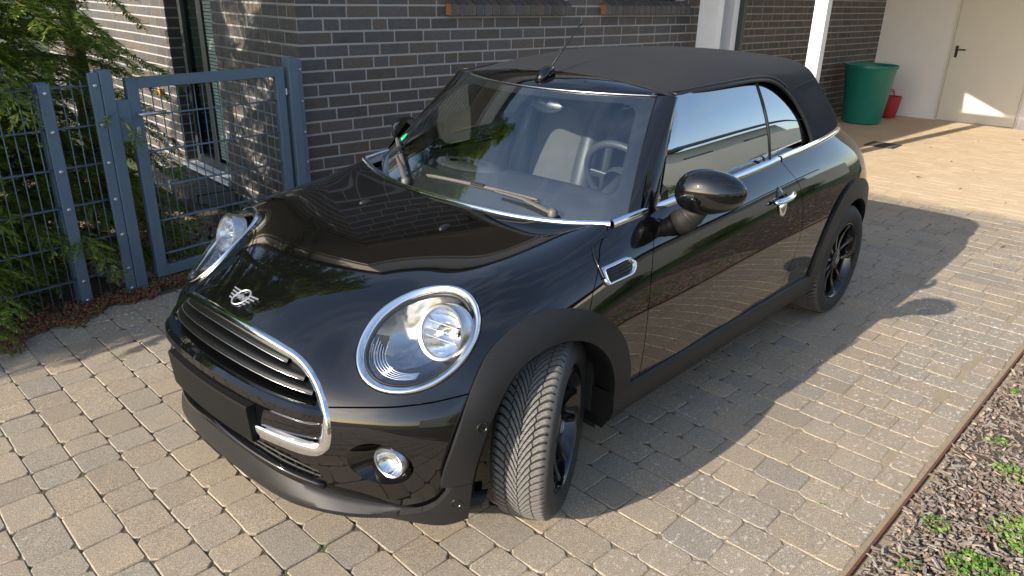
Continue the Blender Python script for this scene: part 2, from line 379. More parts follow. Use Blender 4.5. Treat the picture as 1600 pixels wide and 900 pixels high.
class Surf:
    """triangle soup with smooth normals; cut() splits it along the zero line of a function"""
    def __init__(s, V, N, T): s.V = V; s.N = N; s.T = T
    @staticmethod
    def quads(V, N, Q): return Surf(V, N, np.concatenate([Q[:, [0, 1, 2]], Q[:, [0, 2, 3]]]))
    def cut(s, fn):
        f = fn(s.V); f = np.where(np.abs(f) < 1e-5, 1e-5, f); sg = f > 0; T = s.T
        c = sg[T].sum(1); keep = (c == 0) | (c == 3); X = T[~keep]
        if len(X) == 0: return s
        cx = sg[X].sum(1); one = np.where((cx == 1)[:, None], sg[X], ~sg[X]); k = one.argmax(1); r = np.arange(len(X))
        a = X[r, k]; b = X[r, (k+1) % 3]; d = X[r, (k+2) % 3]
        E = np.concatenate([np.stack([a, b], 1), np.stack([a, d], 1)]); E.sort(axis=1)
        U, inv = np.unique(E, axis=0, return_inverse=True); inv = inv.ravel()
        t = (f[U[:, 0]]/(f[U[:, 0]]-f[U[:, 1]]))[:, None]
        nv = s.V[U[:, 0]]*(1-t)+s.V[U[:, 1]]*t; nn = s.N[U[:, 0]]*(1-t)+s.N[U[:, 1]]*t; nn /= np.linalg.norm(nn, axis=1)[:, None]
        n0 = len(s.V); ab = inv[:len(X)]+n0; ad = inv[len(X):]+n0
        T2 = np.concatenate([T[keep], np.stack([a, ab, ad], 1), np.stack([ab, b, d], 1), np.stack([ab, d, ad], 1)])
        return Surf(np.concatenate([s.V, nv]), np.concatenate([s.N, nn]), T2)
    def keep(s, fn):
        cen = s.V[s.T].mean(1); return s.sub(fn(cen) > 0)
    def sub(s, mask):
        T = s.T[mask]; u, inv = np.unique(T.ravel(), return_inverse=True)
        return Surf(s.V[u], s.N[u], inv.reshape(-1, 3))
    def carve(s, fn):           # cut along fn=0 and keep fn>0
        return s.cut(fn).keep(fn)
    def moved(s, d): return Surf(s.V+s.N*d, s.N, s.T)
    def flared(s):
        t = np.clip((s.V[:, 0]-.08)/.26, 0, 1); t = t*t*(3-2*t); V = s.V+s.N*.013; V[:, 1] += np.sign(V[:, 1])*.020*t; V[:, 0] += .006*t; return Surf(V, s.N, s.T)
    def borders(s):
        E = np.concatenate([s.T[:, [0, 1]], s.T[:, [1, 2]], s.T[:, [2, 0]]]); key = np.sort(E, axis=1)
        u, idx, cnt = np.unique(key, axis=0, return_index=True, return_counts=True)
        return E[idx[cnt == 1]]
    def obj(s, name, m, parent, depth=.010, direction=None, smooth_edge=True):
        V = s.V; N = s.N; T = s.T; me_V = [V]; me_N = [N]; me_T = [T]
        if depth:
            B = s.borders(); a = V[B[:, 0]]; b = V[B[:, 1]]
            dv = -N if direction is None else np.tile(np.array(direction, float), (len(N), 1))
            if direction is not None and direction == 'y': pass
            a2 = a+dv[B[:, 0]]*depth; b2 = b+dv[B[:, 1]]*depth
            fn = np.cross(a-b, a2-b); L = np.linalg.norm(fn, axis=1)[:, None]; fn = fn/np.maximum(L, 1e-12)
            k = len(B); n0 = len(V); q = np.arange(k)
            me_V += [a, b, a2, b2]; me_N += [fn]*4
            A = n0+q; Bq = A+k; A2 = A+2*k; B2 = A+3*k
            me_T += [np.stack([Bq, A, A2], 1), np.stack([Bq, A2, B2], 1)]
        Vv = np.concatenate(me_V); Nn = np.concatenate(me_N); Tt = np.concatenate(me_T)
        me = bpy.data.meshes.new(name); n = len(Tt)
        me.vertices.add(len(Vv)); me.vertices.foreach_set('co', Vv.astype('f4').ravel())
        me.loops.add(n*3); me.loops.foreach_set('vertex_index', Tt.astype('i4').ravel())
        me.polygons.add(n); me.polygons.foreach_set('loop_start', np.arange(0, n*3, 3, dtype='i4')); me.polygons.foreach_set('loop_total', np.full(n, 3, 'i4'))
        me.update(calc_edges=True); me.polygons.foreach_set('use_smooth', [True]*n)
        me.normals_split_custom_set_from_vertices(Nn.astype('f4')); me.materials.append(m)
        return link(name, me, parent)
def sdf_poly(P, Q):
    """signed distance (inside < 0) of points Q (n,2) to polygon P"""
    P = np.asarray(P, float); A = P; B = np.roll(P, -1, 0); d = np.full(len(Q), 1e9); ins = np.zeros(len(Q), bool)
    for a, b in zip(A, B):
        e = b-a; w = Q-a; t = np.clip((w@e)/(e@e), 0, 1); q = w-np.outer(t, e); d = np.minimum(d, (q**2).sum(1))
        c = ((a[1] <= Q[:, 1]) != (b[1] <= Q[:, 1])); dy = b[1]-a[1]
        if dy != 0: ins ^= c & (Q[:, 0] < a[0]+(Q[:, 1]-a[1])*(b[0]-a[0])/dy)
    return np.where(ins, -1, 1)*np.sqrt(d)
def rounded(P, r, n=5):
    """round the corners of a closed 2-D polygon"""
    P = [np.array(p, float) for p in P]; k = len(P); out = []
    for i in range(k):
        a, b, c = P[i-1], P[i], P[(i+1) % k]; rr = r[i] if isinstance(r, (list, tuple)) else r
        u = a-b; v = c-b; lu = np.linalg.norm(u); lv = np.linalg.norm(v); q = min(rr, lu*.48, lv*.48)
        p0 = b+u/lu*q; p1 = b+v/lv*q
        for j in range(n+1):
            t = j/n; out.append((1-t)**2*p0+2*t*(1-t)*b+t*t*p1)
    return out
def resample(P, n, closed=False):
    P = [np.array(p, float) for p in P]
    if closed: P = P+[P[0]]
    P = np.array(P); d = np.r_[0, np.cumsum(np.linalg.norm(np.diff(P, axis=0), axis=1))]
    t = np.linspace(0, d[-1], n+1 if closed else n)
    Q = np.stack([np.interp(t, d, P[:, k]) for k in range(P.shape[1])], 1)
    return Q[:-1] if closed else Q
def catmull(P, per=8):
    P = [np.array(p, float) for p in P]; out = []
    for i in range(len(P)-1):
        p0 = P[i-1] if i else 2*P[0]-P[1]; p1 = P[i]; p2 = P[i+1]; p3 = P[i+2] if i+2 < len(P) else 2*P[-1]-P[-2]
        for j in range(per):
            t = j/per; out.append(.5*((2*p1)+(-p0+p2)*t+(2*p0-5*p1+4*p2-p3)*t*t+(-p0+3*p1-3*p2+p3)*t**3))
    out.append(P[-1]); return np.array(out)
def unit(v): v = np.asarray(v, float); return v/np.linalg.norm(v)

# ------------------------------------------------------------------ THE CAR  (x forward, y towards its left side, front axle at x=0)
car = empty('convertible_car')
tag(car, 'black two-door convertible with closed black soft top parked on the paved driveway', 'car')

# --- body shell
def H(*p): return list(p)
front = [  # stations from cowl to the front edge; lines L0..L12
 [(-.330,0,.890),(-.337,.17,.890),(-.352,.33,.892),(-.378,.47,.898),(-.405,.57,.905),(-.430,.64,.914),(-.452,.700,.918),(-.455,.795,.850),(-.455,.838,.715),(-.455,.845,.59),(-.455,.842,.465),(-.455,.83,.34),(-.455,.815,.235)],
 [(-.190,0,.880),(-.196,.17,.880),(-.206,.33,.880),(-.225,.47,.882),(-.240,.57,.884),(-.250,.645,.882),(-.262,.712,.868),(-.262,.797,.805),(-.262,.838,.700),(-.262,.847,.59),(-.262,.844,.465),(-.262,.83,.34),(-.262,.815,.235)],
 [(.000,0,.860),(-.004,.17,.860),(-.012,.33,.860),(-.025,.465,.862),(-.036,.565,.864),(-.045,.642,.860),(-.055,.712,.842),(-.060,.794,.778),(-.06,.836,.685),(-.06,.846,.58),(-.06,.843,.46),(-.06,.83,.34),(-.06,.815,.235)],
 [(.190,0,.831),(.182,.17,.831),(.168,.33,.830),(.140,.46,.832),(.115,.555,.836),(.095,.638,.836),(.078,.708,.814),(.070,.785,.745),(.070,.828,.665),(.07,.840,.57),(.07,.838,.455),(.07,.825,.34),(.07,.81,.235)],
 [(.390,0,.785),(.380,.17,.783),(.352,.33,.778),(.305,.45,.772),(.262,.545,.785),(.226,.632,.790),(.198,.700,.768),(.175,.772,.708),(.170,.813,.640),(.17,.828,.56),(.17,.832,.45),(.17,.824,.335),(.17,.81,.185)],
 [(.530,0,.733),(.518,.17,.730),(.478,.33,.712),(.410,.45,.680),(.378,.54,.700),(.342,.625,.708),(.306,.692,.696),(.272,.752,.660),(.255,.800,.612),(.245,.820,.545),(.245,.824,.445),(.245,.818,.33),(.238,.808,.165)],
]
edge = [(.615,0,.690),(.603,.17,.683),(.572,.33,.655),(.522,.45,.615),(.485,.54,.600),(.448,.615,.598),(.405,.678,.596),(.352,.735,.592),(.305,.776,.588)]
cols = [ # rows below the edge, per front column
 [(.672,0,.605),(.704,0,.485),(.697,0,.35),(.655,0,.205)],
 [(.662,.17,.60),(.694,.17,.48),(.687,.17,.35),(.648,.17,.205)],
 [(.636,.33,.575),(.668,.33,.47),(.658,.33,.345),(.618,.33,.205)],
 [(.592,.45,.545),(.622,.45,.455),(.609,.45,.34),(.568,.45,.205)],
 [(.550,.54,.535),(.572,.54,.445),(.559,.54,.335),(.518,.54,.20)],
 [(.504,.62,.535),(.520,.625,.445),(.506,.625,.335),(.466,.62,.192)],
 [(.454,.688,.535),(.466,.697,.445),(.452,.697,.335),(.418,.690,.185)],
 [(.395,.748,.535),(.402,.758,.445),(.390,.758,.335),(.362,.750,.175)],
 [(.325,.798,.53),(.330,.806,.44),(.322,.803,.333),(.300,.793,.165)]]
side = [  # behind the cowl, L6..L12
 [(-.75,.722,.940),(-.75,.806,.845),(-.75,.838,.715),(-.75,.846,.59),(-.75,.843,.465),(-.75,.832,.34),(-.75,.815,.235)],
 [(-1.10,.734,.952),(-1.10,.812,.850),(-1.10,.839,.720),(-1.10,.846,.59),(-1.10,.843,.465),(-1.10,.832,.34),(-1.10,.815,.235)],
 [(-1.45,.742,.968),(-1.45,.816,.860),(-1.45,.840,.725),(-1.45,.846,.59),(-1.45,.843,.465),(-1.45,.832,.34),(-1.45,.815,.235)],
 [(-1.80,.742,.985),(-1.80,.816,.872),(-1.80,.840,.735),(-1.80,.847,.60),(-1.80,.844,.47),(-1.80,.832,.345),(-1.80,.815,.24)],
 [(-2.13,.732,1.002),(-2.13,.810,.885),(-2.13,.838,.745),(-2.13,.848,.605),(-2.13,.845,.47),(-2.13,.832,.35),(-2.13,.815,.24)],
 [(-2.40,.708,1.014),(-2.42,.795,.895),(-2.43,.831,.755),(-2.43,.844,.615),(-2.43,.842,.48),(-2.43,.83,.35),(-2.43,.815,.24)],
 [(-2.56,.655,1.022),(-2.68,.755,.905),(-2.71,.803,.765),(-2.72,.820,.62),(-2.72,.820,.48),(-2.71,.808,.35),(-2.70,.79,.25)],
 [(-2.65,.560,1.028),(-2.83,.655,.910),(-2.91,.715,.775),(-2.94,.735,.63),(-2.95,.735,.48),(-2.93,.722,.35),(-2.90,.70,.25)],
 [(-2.71,.35,1.033),(-2.90,.40,.915),(-3.01,.43,.78),(-3.05,.44,.63),(-3.07,.44,.48),(-3.05,.43,.35),(-3.01,.42,.25)],
 [(-2.73,0,1.036),(-2.92,0,.918),(-3.035,0,.785),(-3.08,0,.635),(-3.10,0,.48),(-3.08,0,.35),(-3.04,0,.25)]]
def body_cage():
    V = []; F = []; key = {}
    def vid(p, sgn):
        p = (p[0], p[1]*sgn, p[2]); k = tuple(round(c_, 5) for c_ in p)
        if k not in key: key[k] = len(V); V.append(p)
        return key[k]
    for sgn in (1, -1):
        def quad(a, b, c_, d):
            f = [vid(q, sgn) for q in (a, b, c_, d)]; F.append(f if sgn > 0 else f[::-1])
        G = [st for st in front]
        n = len(G)
        full = [st[:] for st in G]+[edge+[cols[8][k] for k in range(4)]]      # last station: edge L0..L8 then corner column
        for i in range(len(full)-1):
            for j in range(12):
                a, b, c_, d = full[i][j], full[i+1][j], full[i+1][j+1], full[i][j+1]
                quad(a, b, c_, d)
        for j in range(8):                                                    # front face
            colA = [edge[j]]+cols[j]; colB = [edge[j+1]]+cols[j+1]
            for k in range(4): quad(colA[k], colA[k+1], colB[k+1], colB[k])
        prev = front[0][6:]
        for st in side:
            for j in range(6): quad(st[j], prev[j], prev[j+1], st[j+1])
            prev = st
    return V, F
bv, bf = body_cage()
SV, SN, SQ = cage_fit(bv, bf, 4, it=1, damp=.75)
# make the normals point outwards
cen = np.array([-1.2, 0, .5])
if ((SV-cen)*SN).sum(1).mean() < 0: SN = -SN; SQ = SQ[:, ::-1]
body = Surf.quads(SV, SN, SQ)
bvh = BVHTree.FromPolygons([tuple(p) for p in SV], [tuple(q) for q in SQ.tolist()])
def hit_side(x, z, sgn=1, top=1.5):
    h = bvh.ray_cast(Vector((x, sgn*top, z)), Vector((0, -sgn, 0))); return h
def body_y(x, z, default=.8):
    h = hit_side(x, z); return h[0].y if h[0] is not None else default
def hit_front(y, z):
    return bvh.ray_cast(Vector((2, y, z)), Vector((-1, 0, 0)))
def hit_top(x, y): return bvh.ray_cast(Vector((x, y, 2)), Vector((0, 0, -1)))
X_ = lambda P: P[:, 0]; Y_ = lambda P: np.abs(P[:, 1]); Z_ = lambda P: P[:, 2]

LC = np.array([.317, .592, .716]); th, ph, LA, LB, LR = .344, .839, .153, .195, -.585
LN = np.array([math.cos(ph)*math.cos(th), math.cos(ph)*math.sin(th), math.sin(ph)])
lh = unit(np.cross([0, 0, 1], LN)); lv = np.cross(LN, lh)
LU = math.cos(LR)*lh+math.sin(LR)*lv; LV = -math.sin(LR)*lh+math.cos(LR)*lv
def lamp(P, grow=0.0):
    Q = P.copy(); Q[:, 1] = np.abs(Q[:, 1]); d = Q-LC; u = d@LU; v = d@LV; n = d@LN
    e = (np.sqrt((u/(LA+grow))**2+(v/(LB+grow))**2)-1)*.17
    return np.where(n < -.25, .3, e)
AR0, ARR, ARI = .447, .452, .352
def arch(P, r, xc=0, zc=.31): return np.hypot(P[:, 0]-xc, P[:, 2]-zc)-r
seam_z = lambda P: P[:, 2]-np.interp(Y_(P), [0, .49, .57, .66, .73, .79, .85], [.54, .541, .552, .564, .577, .594, .62])
_g = [(.0, .693), (.12, .689), (.25, .672), (.34, .650), (.395, .621), (.446, .582), (.482, .545), (.505, .505), (.512, .462), (.503, .418), (.480, .392), (.44, .386), (.36, .396), (.2, .404), (.0, .406)]
GR = rounded(_g+[(-a, b) for a, b in _g[-2:0:-1]], .05, 4)
def grille(P): 
    s = sdf_poly(GR, P[:, 1:3]); return np.where(P[:, 0] > .2, s, .5)
_l = [(0, .345), (.24, .325), (.34, .302), (.44, .284), (.465, .298), (.455, .325), (.38, .362), (.30, .376), (0, .384)]
LG = _l+[(-a, b) for a, b in _l[-2:0:-1]]
def lowgrille(P): return np.where(P[:, 0] > .2, sdf_poly(LG, P[:, 1:3]), .5)
def fog(P, g=0):
    return np.where(P[:, 0] > .2, (np.hypot((Y_(P)-.632)/(.080+g), (P[:, 2]-.384)/(.074+g))-1)*.077, .5)
def linecut(pts):           # x - xcut(z): positive in front of the cut
    pts = sorted(pts, key=lambda p: p[1]); zz = [p[1] for p in pts]; xx = [p[0] for p in pts]
    c_ = catmull([(p[0], p[1]) for p in pts], 6)
    return lambda P: P[:, 0]-np.interp(P[:, 2], c_[:, 1], c_[:, 0])
cutA = linecut([(-.10, .55), (-.205, .735), (-.265, .80), (-.345, .868), (-.43, .905), (-.458, .925), (-.47, .96)])
cutB = linecut([(-.515, .2), (-.52, .42), (-.52, .60), (-.535, .72), (-.575, .82), (-.64, .90), (-.665, .95)])
cutC = linecut([(-1.66, .2), (-1.71, .371), (-1.79, .55), (-1.812, .65), (-1.80, .76), (-1.765, .86), (-1.70, .94), (-1.67, .985), (-1.66, 1.02)])
# splitter / cladding lower edge of the painted bumper
CL = catmull([(.36, .62), (.395, .53), (.415, .44), (.400, .36), (.395, .295), (.42, .245), (.50, .205)], 6)
G_ = .0022
def r_out(P): a = np.degrees(np.arctan2(np.maximum(P[:, 2]-.31, 0), P[:, 0])); return np.interp(a, [0, 20, 40, 60, 90], [.392, .397, .410, .432, AR0])
def r_in(P): a = np.degrees(np.arctan2(np.maximum(P[:, 2]-.31, 0), P[:, 0])); return np.interp(a, [0, 20, 40, 60, 90], [.318, .320, .330, .344, ARI])
hole_f = lambda P: arch(P, 0)-r_out(P)+.022
hole_r = lambda P: np.where(P[:, 0] < -1.5, arch(P, .43, -2.495), .5)
def minus(*f): return lambda P: np.minimum.reduce([g(P) for g in f])
painted = body.carve(hole_f).carve(hole_r)
# clamshell bonnet
bonnet = painted.carve(lambda P: np.where(P[:, 0] > -.9, seam_z(P)-G_, -1)).carve(lambda P: cutA(P)-G_).carve(lambda P: lamp(P, .006)).carve(lambda P: grille(P)-.004)
bonnet.obj('bonnet', M['paint'], car, .014)
fbump = painted.carve(lambda P: np.where(P[:, 0] > .1, -seam_z(P)-G_, -1)).carve(lambda P: lamp(P, .006)).carve(lambda P: grille(P)-.004).carve(lambda P: lowgrille(P)).carve(lambda P: fog(P)).carve(lambda P: P[:, 2]-.205)
fbump.obj('front_bumper', M['paint'], car, .012)
for sgn in (1, -1):
    S = painted.keep(lambda P: P[:, 1]*sgn).carve(lambda P: P[:, 2]-.335)
    S.carve(lambda P: -cutA(P)-G_).carve(lambda P: cutB(P)-G_).obj('side_panel', M['paint'], car, .012)
    S.carve(lambda P: -cutB(P)-G_).carve(lambda P: cutC(P)-G_).obj('door', M['paint'], car, .012)
    door = car.children[-1] if False else [o for o in C.objects if o.name.startswith('door')][-1]
    if sgn > 0: door_l = door
    else: door_r = door
painted.carve(lambda P: -cutC(P)-G_).carve(lambda P: P[:, 2]-np.where(P[:, 0] > -2.6, .335, .25)).obj('rear_quarter_panel', M['paint'], car, .012)
# matte cladding: cut from the same surface, standing proud
for xc, RO, zc in ((0, AR0, .31), (-2.495, .458, .31)):
    for sgn in (1, -1):
        S = body.keep(lambda P: P[:, 1]*sgn)
        lo = .34
        ro = (lambda P: r_out(P)) if xc == 0 else (lambda P: np.full(len(P), RO)); ri = (lambda P: r_in(P)) if xc == 0 else (lambda P: np.full(len(P), ARI))
        S = S.carve(lambda P: np.where(P[:, 2] > .31, ro(P)-arch(P, 0, xc), ro(P)-np.abs(P[:, 0]-xc))).carve(lambda P: np.where(P[:, 2] > .31, arch(P, 0, xc)-ri(P), np.abs(P[:, 0]-xc)-ri(P))).carve(lambda P: np.where(np.abs(P[:,1]) > .45, 1., -1.))
        if xc == 0: S = S.carve(lambda P: np.where(P[:, 0] > 0, P[:, 2]-.332, P[:, 2]-.19))
        else: S = S.carve(lambda P: np.where(P[:, 0] > xc, P[:, 2]-.20, P[:, 2]-.30))
        S = S.flared() if xc == 0 else S.moved(.013); o = S.obj('wheel_arch_trim', M['matte'], car, .022)
        # the lip turning inwards
        m = MB(); ang = np.linspace(-.12 if xc < -1 else -.1, math.pi+.30, 40); rows_ = []
        for a in ang:
            r_ = ARI if xc < -1 else float(r_in(np.array([[math.cos(a), 0, .31+math.sin(a)]]))[0])
            x = xc+r_*math.cos(a); z = .31+r_*math.sin(a); y = body_y(x, z, .80)+.012+(.020*min(1, max(0, (x-.08)/.26)) if xc == 0 else 0)
            rows_.append([(x, sgn*y, z), (x+.006*math.cos(a), sgn*(y-.03), z+.006*math.sin(a)), (xc+(r_+.02)*math.cos(a), sgn*.66, .31+(r_+.02)*math.sin(a))])
        m.grid(rows_); m.obj('arch_lip', M['matte'], o, smooth=True)
        m = MB(); rows_ = []
        for a in np.linspace(-.35, math.pi+.35, 30):
            rows_.append([(xc+.372*math.cos(a), sgn*(y_-0), .31+.372*math.sin(a)) for y_ in (.77, .5)]+[(xc+.372*math.cos(a), sgn*.45, .31+.372*math.sin(a))])
        m.grid(rows_)
        m.v2 = None
        m.obj('wheel_arch_liner', M['liner'], car, smooth=True)
# front corner cladding below the bumper (both sides), with parking sensors
def cornerfn(P):
    xb = np.interp(P[:, 2], CL[::-1, 1], CL[::-1, 0]); return xb-P[:, 0]
for sgn in (1, -1):
    S = body.keep(lambda P: P[:, 1]*sgn).carve(lambda P: .330-P[:, 2]).carve(lambda P: P[:, 0]-.318).carve(lambda P: P[:, 2]-.180-.9*np.clip(.372-P[:, 0], 0, 1)**1.3)
    S = S.keep(lambda P: np.where(P[:, 1]*sgn > .45, P[:, 0]-.1, -1)).carve(lambda P: .6*(P[:, 1]*sgn-np.interp(P[:, 2], [.17, .19, .21, .235, .261, .314, .363, .454], [.45, .50, .64, .705, .738, .768, .785, .805])))
    S.flared().obj('bumper_corner_trim', M['matte'], car, .022)
    for (x, z) in ((.292, .508), (.352, .268)):
        h = hit_side(x, z, sgn)
        if h[0] is None: continue
        nrm = h[1]; nrm = nrm if nrm.dot(Vector((1, sgn, 0))) > 0 else -nrm
        Mt = Matrix.Translation(h[0]+nrm*.0145+Vector((.005, sgn*.018, 0))) @ nrm.to_track_quat('Z', 'Y').to_matrix().to_4x4()
        m = MB(); m.lathe([(.0165, -.004), (.0165, .001), (.0145, .003), (.013, .001), (.009, .0012), (.0001, .0015)], 20, Mt); m.obj('parking_sensor', M['sensor'], car, auto=40)
# side skirts
for sgn in (1, -1):
    m = MB(); rows_ = []
    for x in np.linspace(-.348, -2.045, 26):
        yb = body_y(x, .345, .83)
        rows_.append([(x, sgn*(yb-.004), .352), (x, sgn*(yb+.010), .343), (x, sgn*(yb+.016), .325), (x, sgn*(yb+.016), .275), (x, sgn*(yb+.004), .248), (x, sgn*(yb-.06), .236), (x, sgn*(yb-.3), .236)])
    m.grid(rows_); 
    for k in (0, -1): m.add([p for p in rows_[k]]+[(rows_[k][0][0], sgn*.53, .352)], [tuple(range(8))])
    m.obj('side_skirt', M['matte'], car, auto=30)
# floor pan, inner void blockers
m = MB(); m.box((-1.25, 0, .22), (1.62, 1.3, .03)); m.box((.15, 0, .22), (.80, .86, .03)); m.box((-2.6, 0, .25), (.9, .86, .03))
m.box((-.35, 0, .55), (.02, 1.50, .60)); m.box((.0, 0, .46), (.75, .80, .35)); m.obj('floor_pan', M['liner'], car)
m = MB(); m.box((-1.95, 0, .52), (.02, 1.5, .56)); m.box((-2.55, 0, .55), (1.0, .88, .55)); m.obj('boot_liner', M['liner'], car)
# front splitter
def front_x(y, z, d=0.0):
    h = hit_front(y, z); return (h[0].x if h[0] is not None else .6)+d
pl = [(y, x) for y, x in ((0, .678), (.17, .674), (.33, .655), (.44, .618), (.54, .562), (.62, .492), (.68, .428), (.73, .365), (.765, .310), (.795, .250))]
pc = catmull(pl, 5); pc = np.concatenate([pc[::-1]*[-1, 1], pc[1:]]); m = MB(); rows_ = []
for y, x in pc:
    a = abs(y); zt = np.interp(a, [0, .17, .30, .42, .52, .62, .9], [.312, .296, .266, .240, .226, .219, .219]); xt = max(front_x(y, zt)+.008, x-.08) if a < .70 else x-.020; n_ = unit([1.0, y*1.6])
    def P_(q, off, z): return (x*(1-q)+xt*q-off*n_[0], y-off*n_[1]*.8, z)
    rows_.append([(xt-.02, y*.985, zt+.004), P_(1, 0, zt), P_(.75, -.004, zt-(zt-.19)*.25), P_(.4, -.007, zt-(zt-.19)*.6), P_(.1, -.006, .197), (x, y, .186), P_(0, .006, .176), P_(0, .03, .172), P_(0, .16, .176)])
m.grid(rows_); m.obj('front_splitter', M['matte'], car, auto=45)
m = MB(); cc = [(front_x(y, np.interp(abs(y), [0, .3, .46], [.342, .292, .262]))+.004, y, np.interp(abs(y), [0, .3, .46], [.342, .292, .262])) for y, x in pc if abs(y) < .47]
m.tube(cc, .009, 8, flat=1.2); m.obj('splitter_trim_strip', M['paint_plain'], car, smooth=True)

# grille: frame ring, slats, band, plate
def front_x(y, z, d=0.0):
    h = hit_front(y, z); return (h[0].x if h[0] is not None else .6)+d
ring = resample([(p[0], p[1]) for p in GR], 120, True)
rc = ring.mean(0); m = MB(); rows_ = []
for k, (y, z) in enumerate(ring):
    t_ = ring[(k+1) % 120]-ring[k-1]; t_ = t_/np.linalg.norm(t_); nn = np.array([t_[1], -t_[0]])
    if nn@(ring[k]-rc) < 0: nn = -nn
    row = []
    for off, d in ((.007, -.006), (.006, .005), (.002, .009), (-.016, .0095), (-.031, .0085), (-.036, .003), (-.037, -.05)):
        yy, zz = y+nn[0]*off*1.0, z+nn[1]*off; row.append((front_x(y, z)+d, yy, zz))
    rows_.append(row)
rows_.append(rows_[0]); m.grid(rows_)
grl = empty('grille', parent=car); m.obj('grille_frame', M['chrome'], grl, smooth=True)
m = MB(); m.grid([[(front_x(y, min(max(z, .40), .66))-.075, y, z) for z in np.linspace(.36, .70, 6)] for y in np.linspace(-.51, .51, 15)]); m.obj('grille_backing', M['dark'], grl)
for i, (z0, cv) in enumerate(((.664, .30), (.632, .225), (.600, .18))):
    yh = max(y for y in np.linspace(.0, .52, 105) if sdf_poly(GR, np.array([[y, z0-cv*y*y]]))[0] < -.020)
    m = MB(); rows_ = []
    for y in np.linspace(-yh, yh, 41):
        zz = z0-cv*y*y; x = front_x(y, max(zz, .40))
        rows_.append([(x-.050, y, zz+.010), (x-.020, y, zz+.009), (x-.010, y, zz+.004), (x-.006, y, zz-.005), (x-.010, y, zz-.011), (x-.050, y, zz-.010)])
    m.grid(rows_); m.obj('grille_slat', M['slat'], grl, auto=40)
    m = MB(); m.tube([(r_[3][0]+.0015, r_[3][1], r_[3][2]) for r_ in rows_], .0017, 5); m.obj('slat_highlight', M['satin'], grl, smooth=True)
# bumper band with the plate
m = MB(); rows_ = []
for y in np.linspace(-.500, .500, 45):
    zt = .572-.16*y*y; zb = .432; x = front_x(y, .50)+.014; e = max(0, (abs(y)-.46)/.04)*.02
    rows_.append([(x-.06, y, zt), (x-.014-e, y, zt-.003), (x+.001-e, y, zt-.014), (x+.004-e, y, zt-.036), (x-.010-e, y, zt-.052), (x-.014-e, y, zt-.065), (x-.012-e, y, zb+.012), (x-.02-e, y, zb), (x-.07, y, zb-.003)])
m.grid(rows_); m.obj('bumper_band', M['paint'], grl, auto=30)
m = MB(); rows_ = []
for y in np.linspace(-.262, .262, 15):
    x = .717-.22*y*y; rows_.append([(x-.05, y, .502), (x, y, .500), (x+.003, y, .495), (x-.006, y, .379), (x-.008, y, .375), (x-.06, y, .373)])
m.grid(rows_)
for k in (0, -1): m.add(rows_[k], [tuple(range(6))])
m.obj('number_plate', M['plate'], car, auto=30)
# lower mesh grille
lg = empty('lower_grille', parent=car)
m = MB(); m.grid([[(front_x(y, z)-.05, y, z) for z in (.26, .30, .34, .395)] for y in np.linspace(-.49, .49, 15)]); m.obj('grille_backing', M['dark'], lg)
def lgz(y): 
    a = abs(y); return np.interp(a, [0, .24, .34, .44], [.345, .325, .302, .284]), np.interp(a, [0, .30, .38, .455], [.384, .376, .362, .325])
m = MB()
for q in (.12, .5, .88):
    pts = []
    for y in np.linspace(-.45, .45, 31): a, b = lgz(y); z = a+(b-a)*q; pts.append((front_x(y, z)-.014, y, z))
    m.tube(pts, .0038, 5)
for k in range(33):
    y = -.448+k*.028; a, b = lgz(y); s_ = .009 if k % 2 else -.009; m.bar((front_x(y, b)-.016, y-s_, b), (front_x(y, a)-.016, y+s_, a), .0045, .004)
m.obj('mesh_insert', M['matte'], lg)

# fog lamps
for sgn in (1, -1):
    fg = empty('fog_lamp', parent=car); h = hit_front(sgn*.632, .384)[0]
    m = MB(); rows_ = []
    for k in range(41):
        a = 2*math.pi*k/40; row = []
        for s_, d in ((1.0, 0), (.95, -.012), (.80, -.05), (.5, -.085), (.02, -.09)):
            y = .632+.080*s_*math.cos(a); z = .384+.074*s_*math.sin(a); x0 = front_x(sgn*(.632+.080*math.cos(a)), .384+.074*math.sin(a)); row.append((x0+d if s_ > .9 else h.x+d+(x0-h.x)*s_, sgn*y, z))
        rows_.append(row)
    m.grid(rows_); m.obj('fog_lamp_recess', M['paint_plain'], fg, smooth=True)
    ax = Vector((.96, sgn*.28, -.04)).normalized(); Mt = Matrix.Translation((h.x-.022, sgn*.655, .394)) @ ax.to_track_quat('Z', 'Y').to_matrix().to_4x4()
    m = MB(); m.lathe([(.052, -.06), (.052, .0), (.049, .006), (.044, .002)], 28, Mt); m.obj('fog_lamp_bezel', M['satin'], fg, auto=40)
    m = MB(); m.lathe([(.044, 0), (.036, -.018), (.02, -.03), (.0005, -.034)], 28, Mt); m.obj('fog_lamp_reflector', M['reflector'], fg, smooth=True)
    m = MB(); m.lathe([(.046, .001), (.040, .009), (.025, .014), (.0005, .016)], 28, Mt); m.obj('fog_lamp_lens', M['lens'], fg, smooth=True)

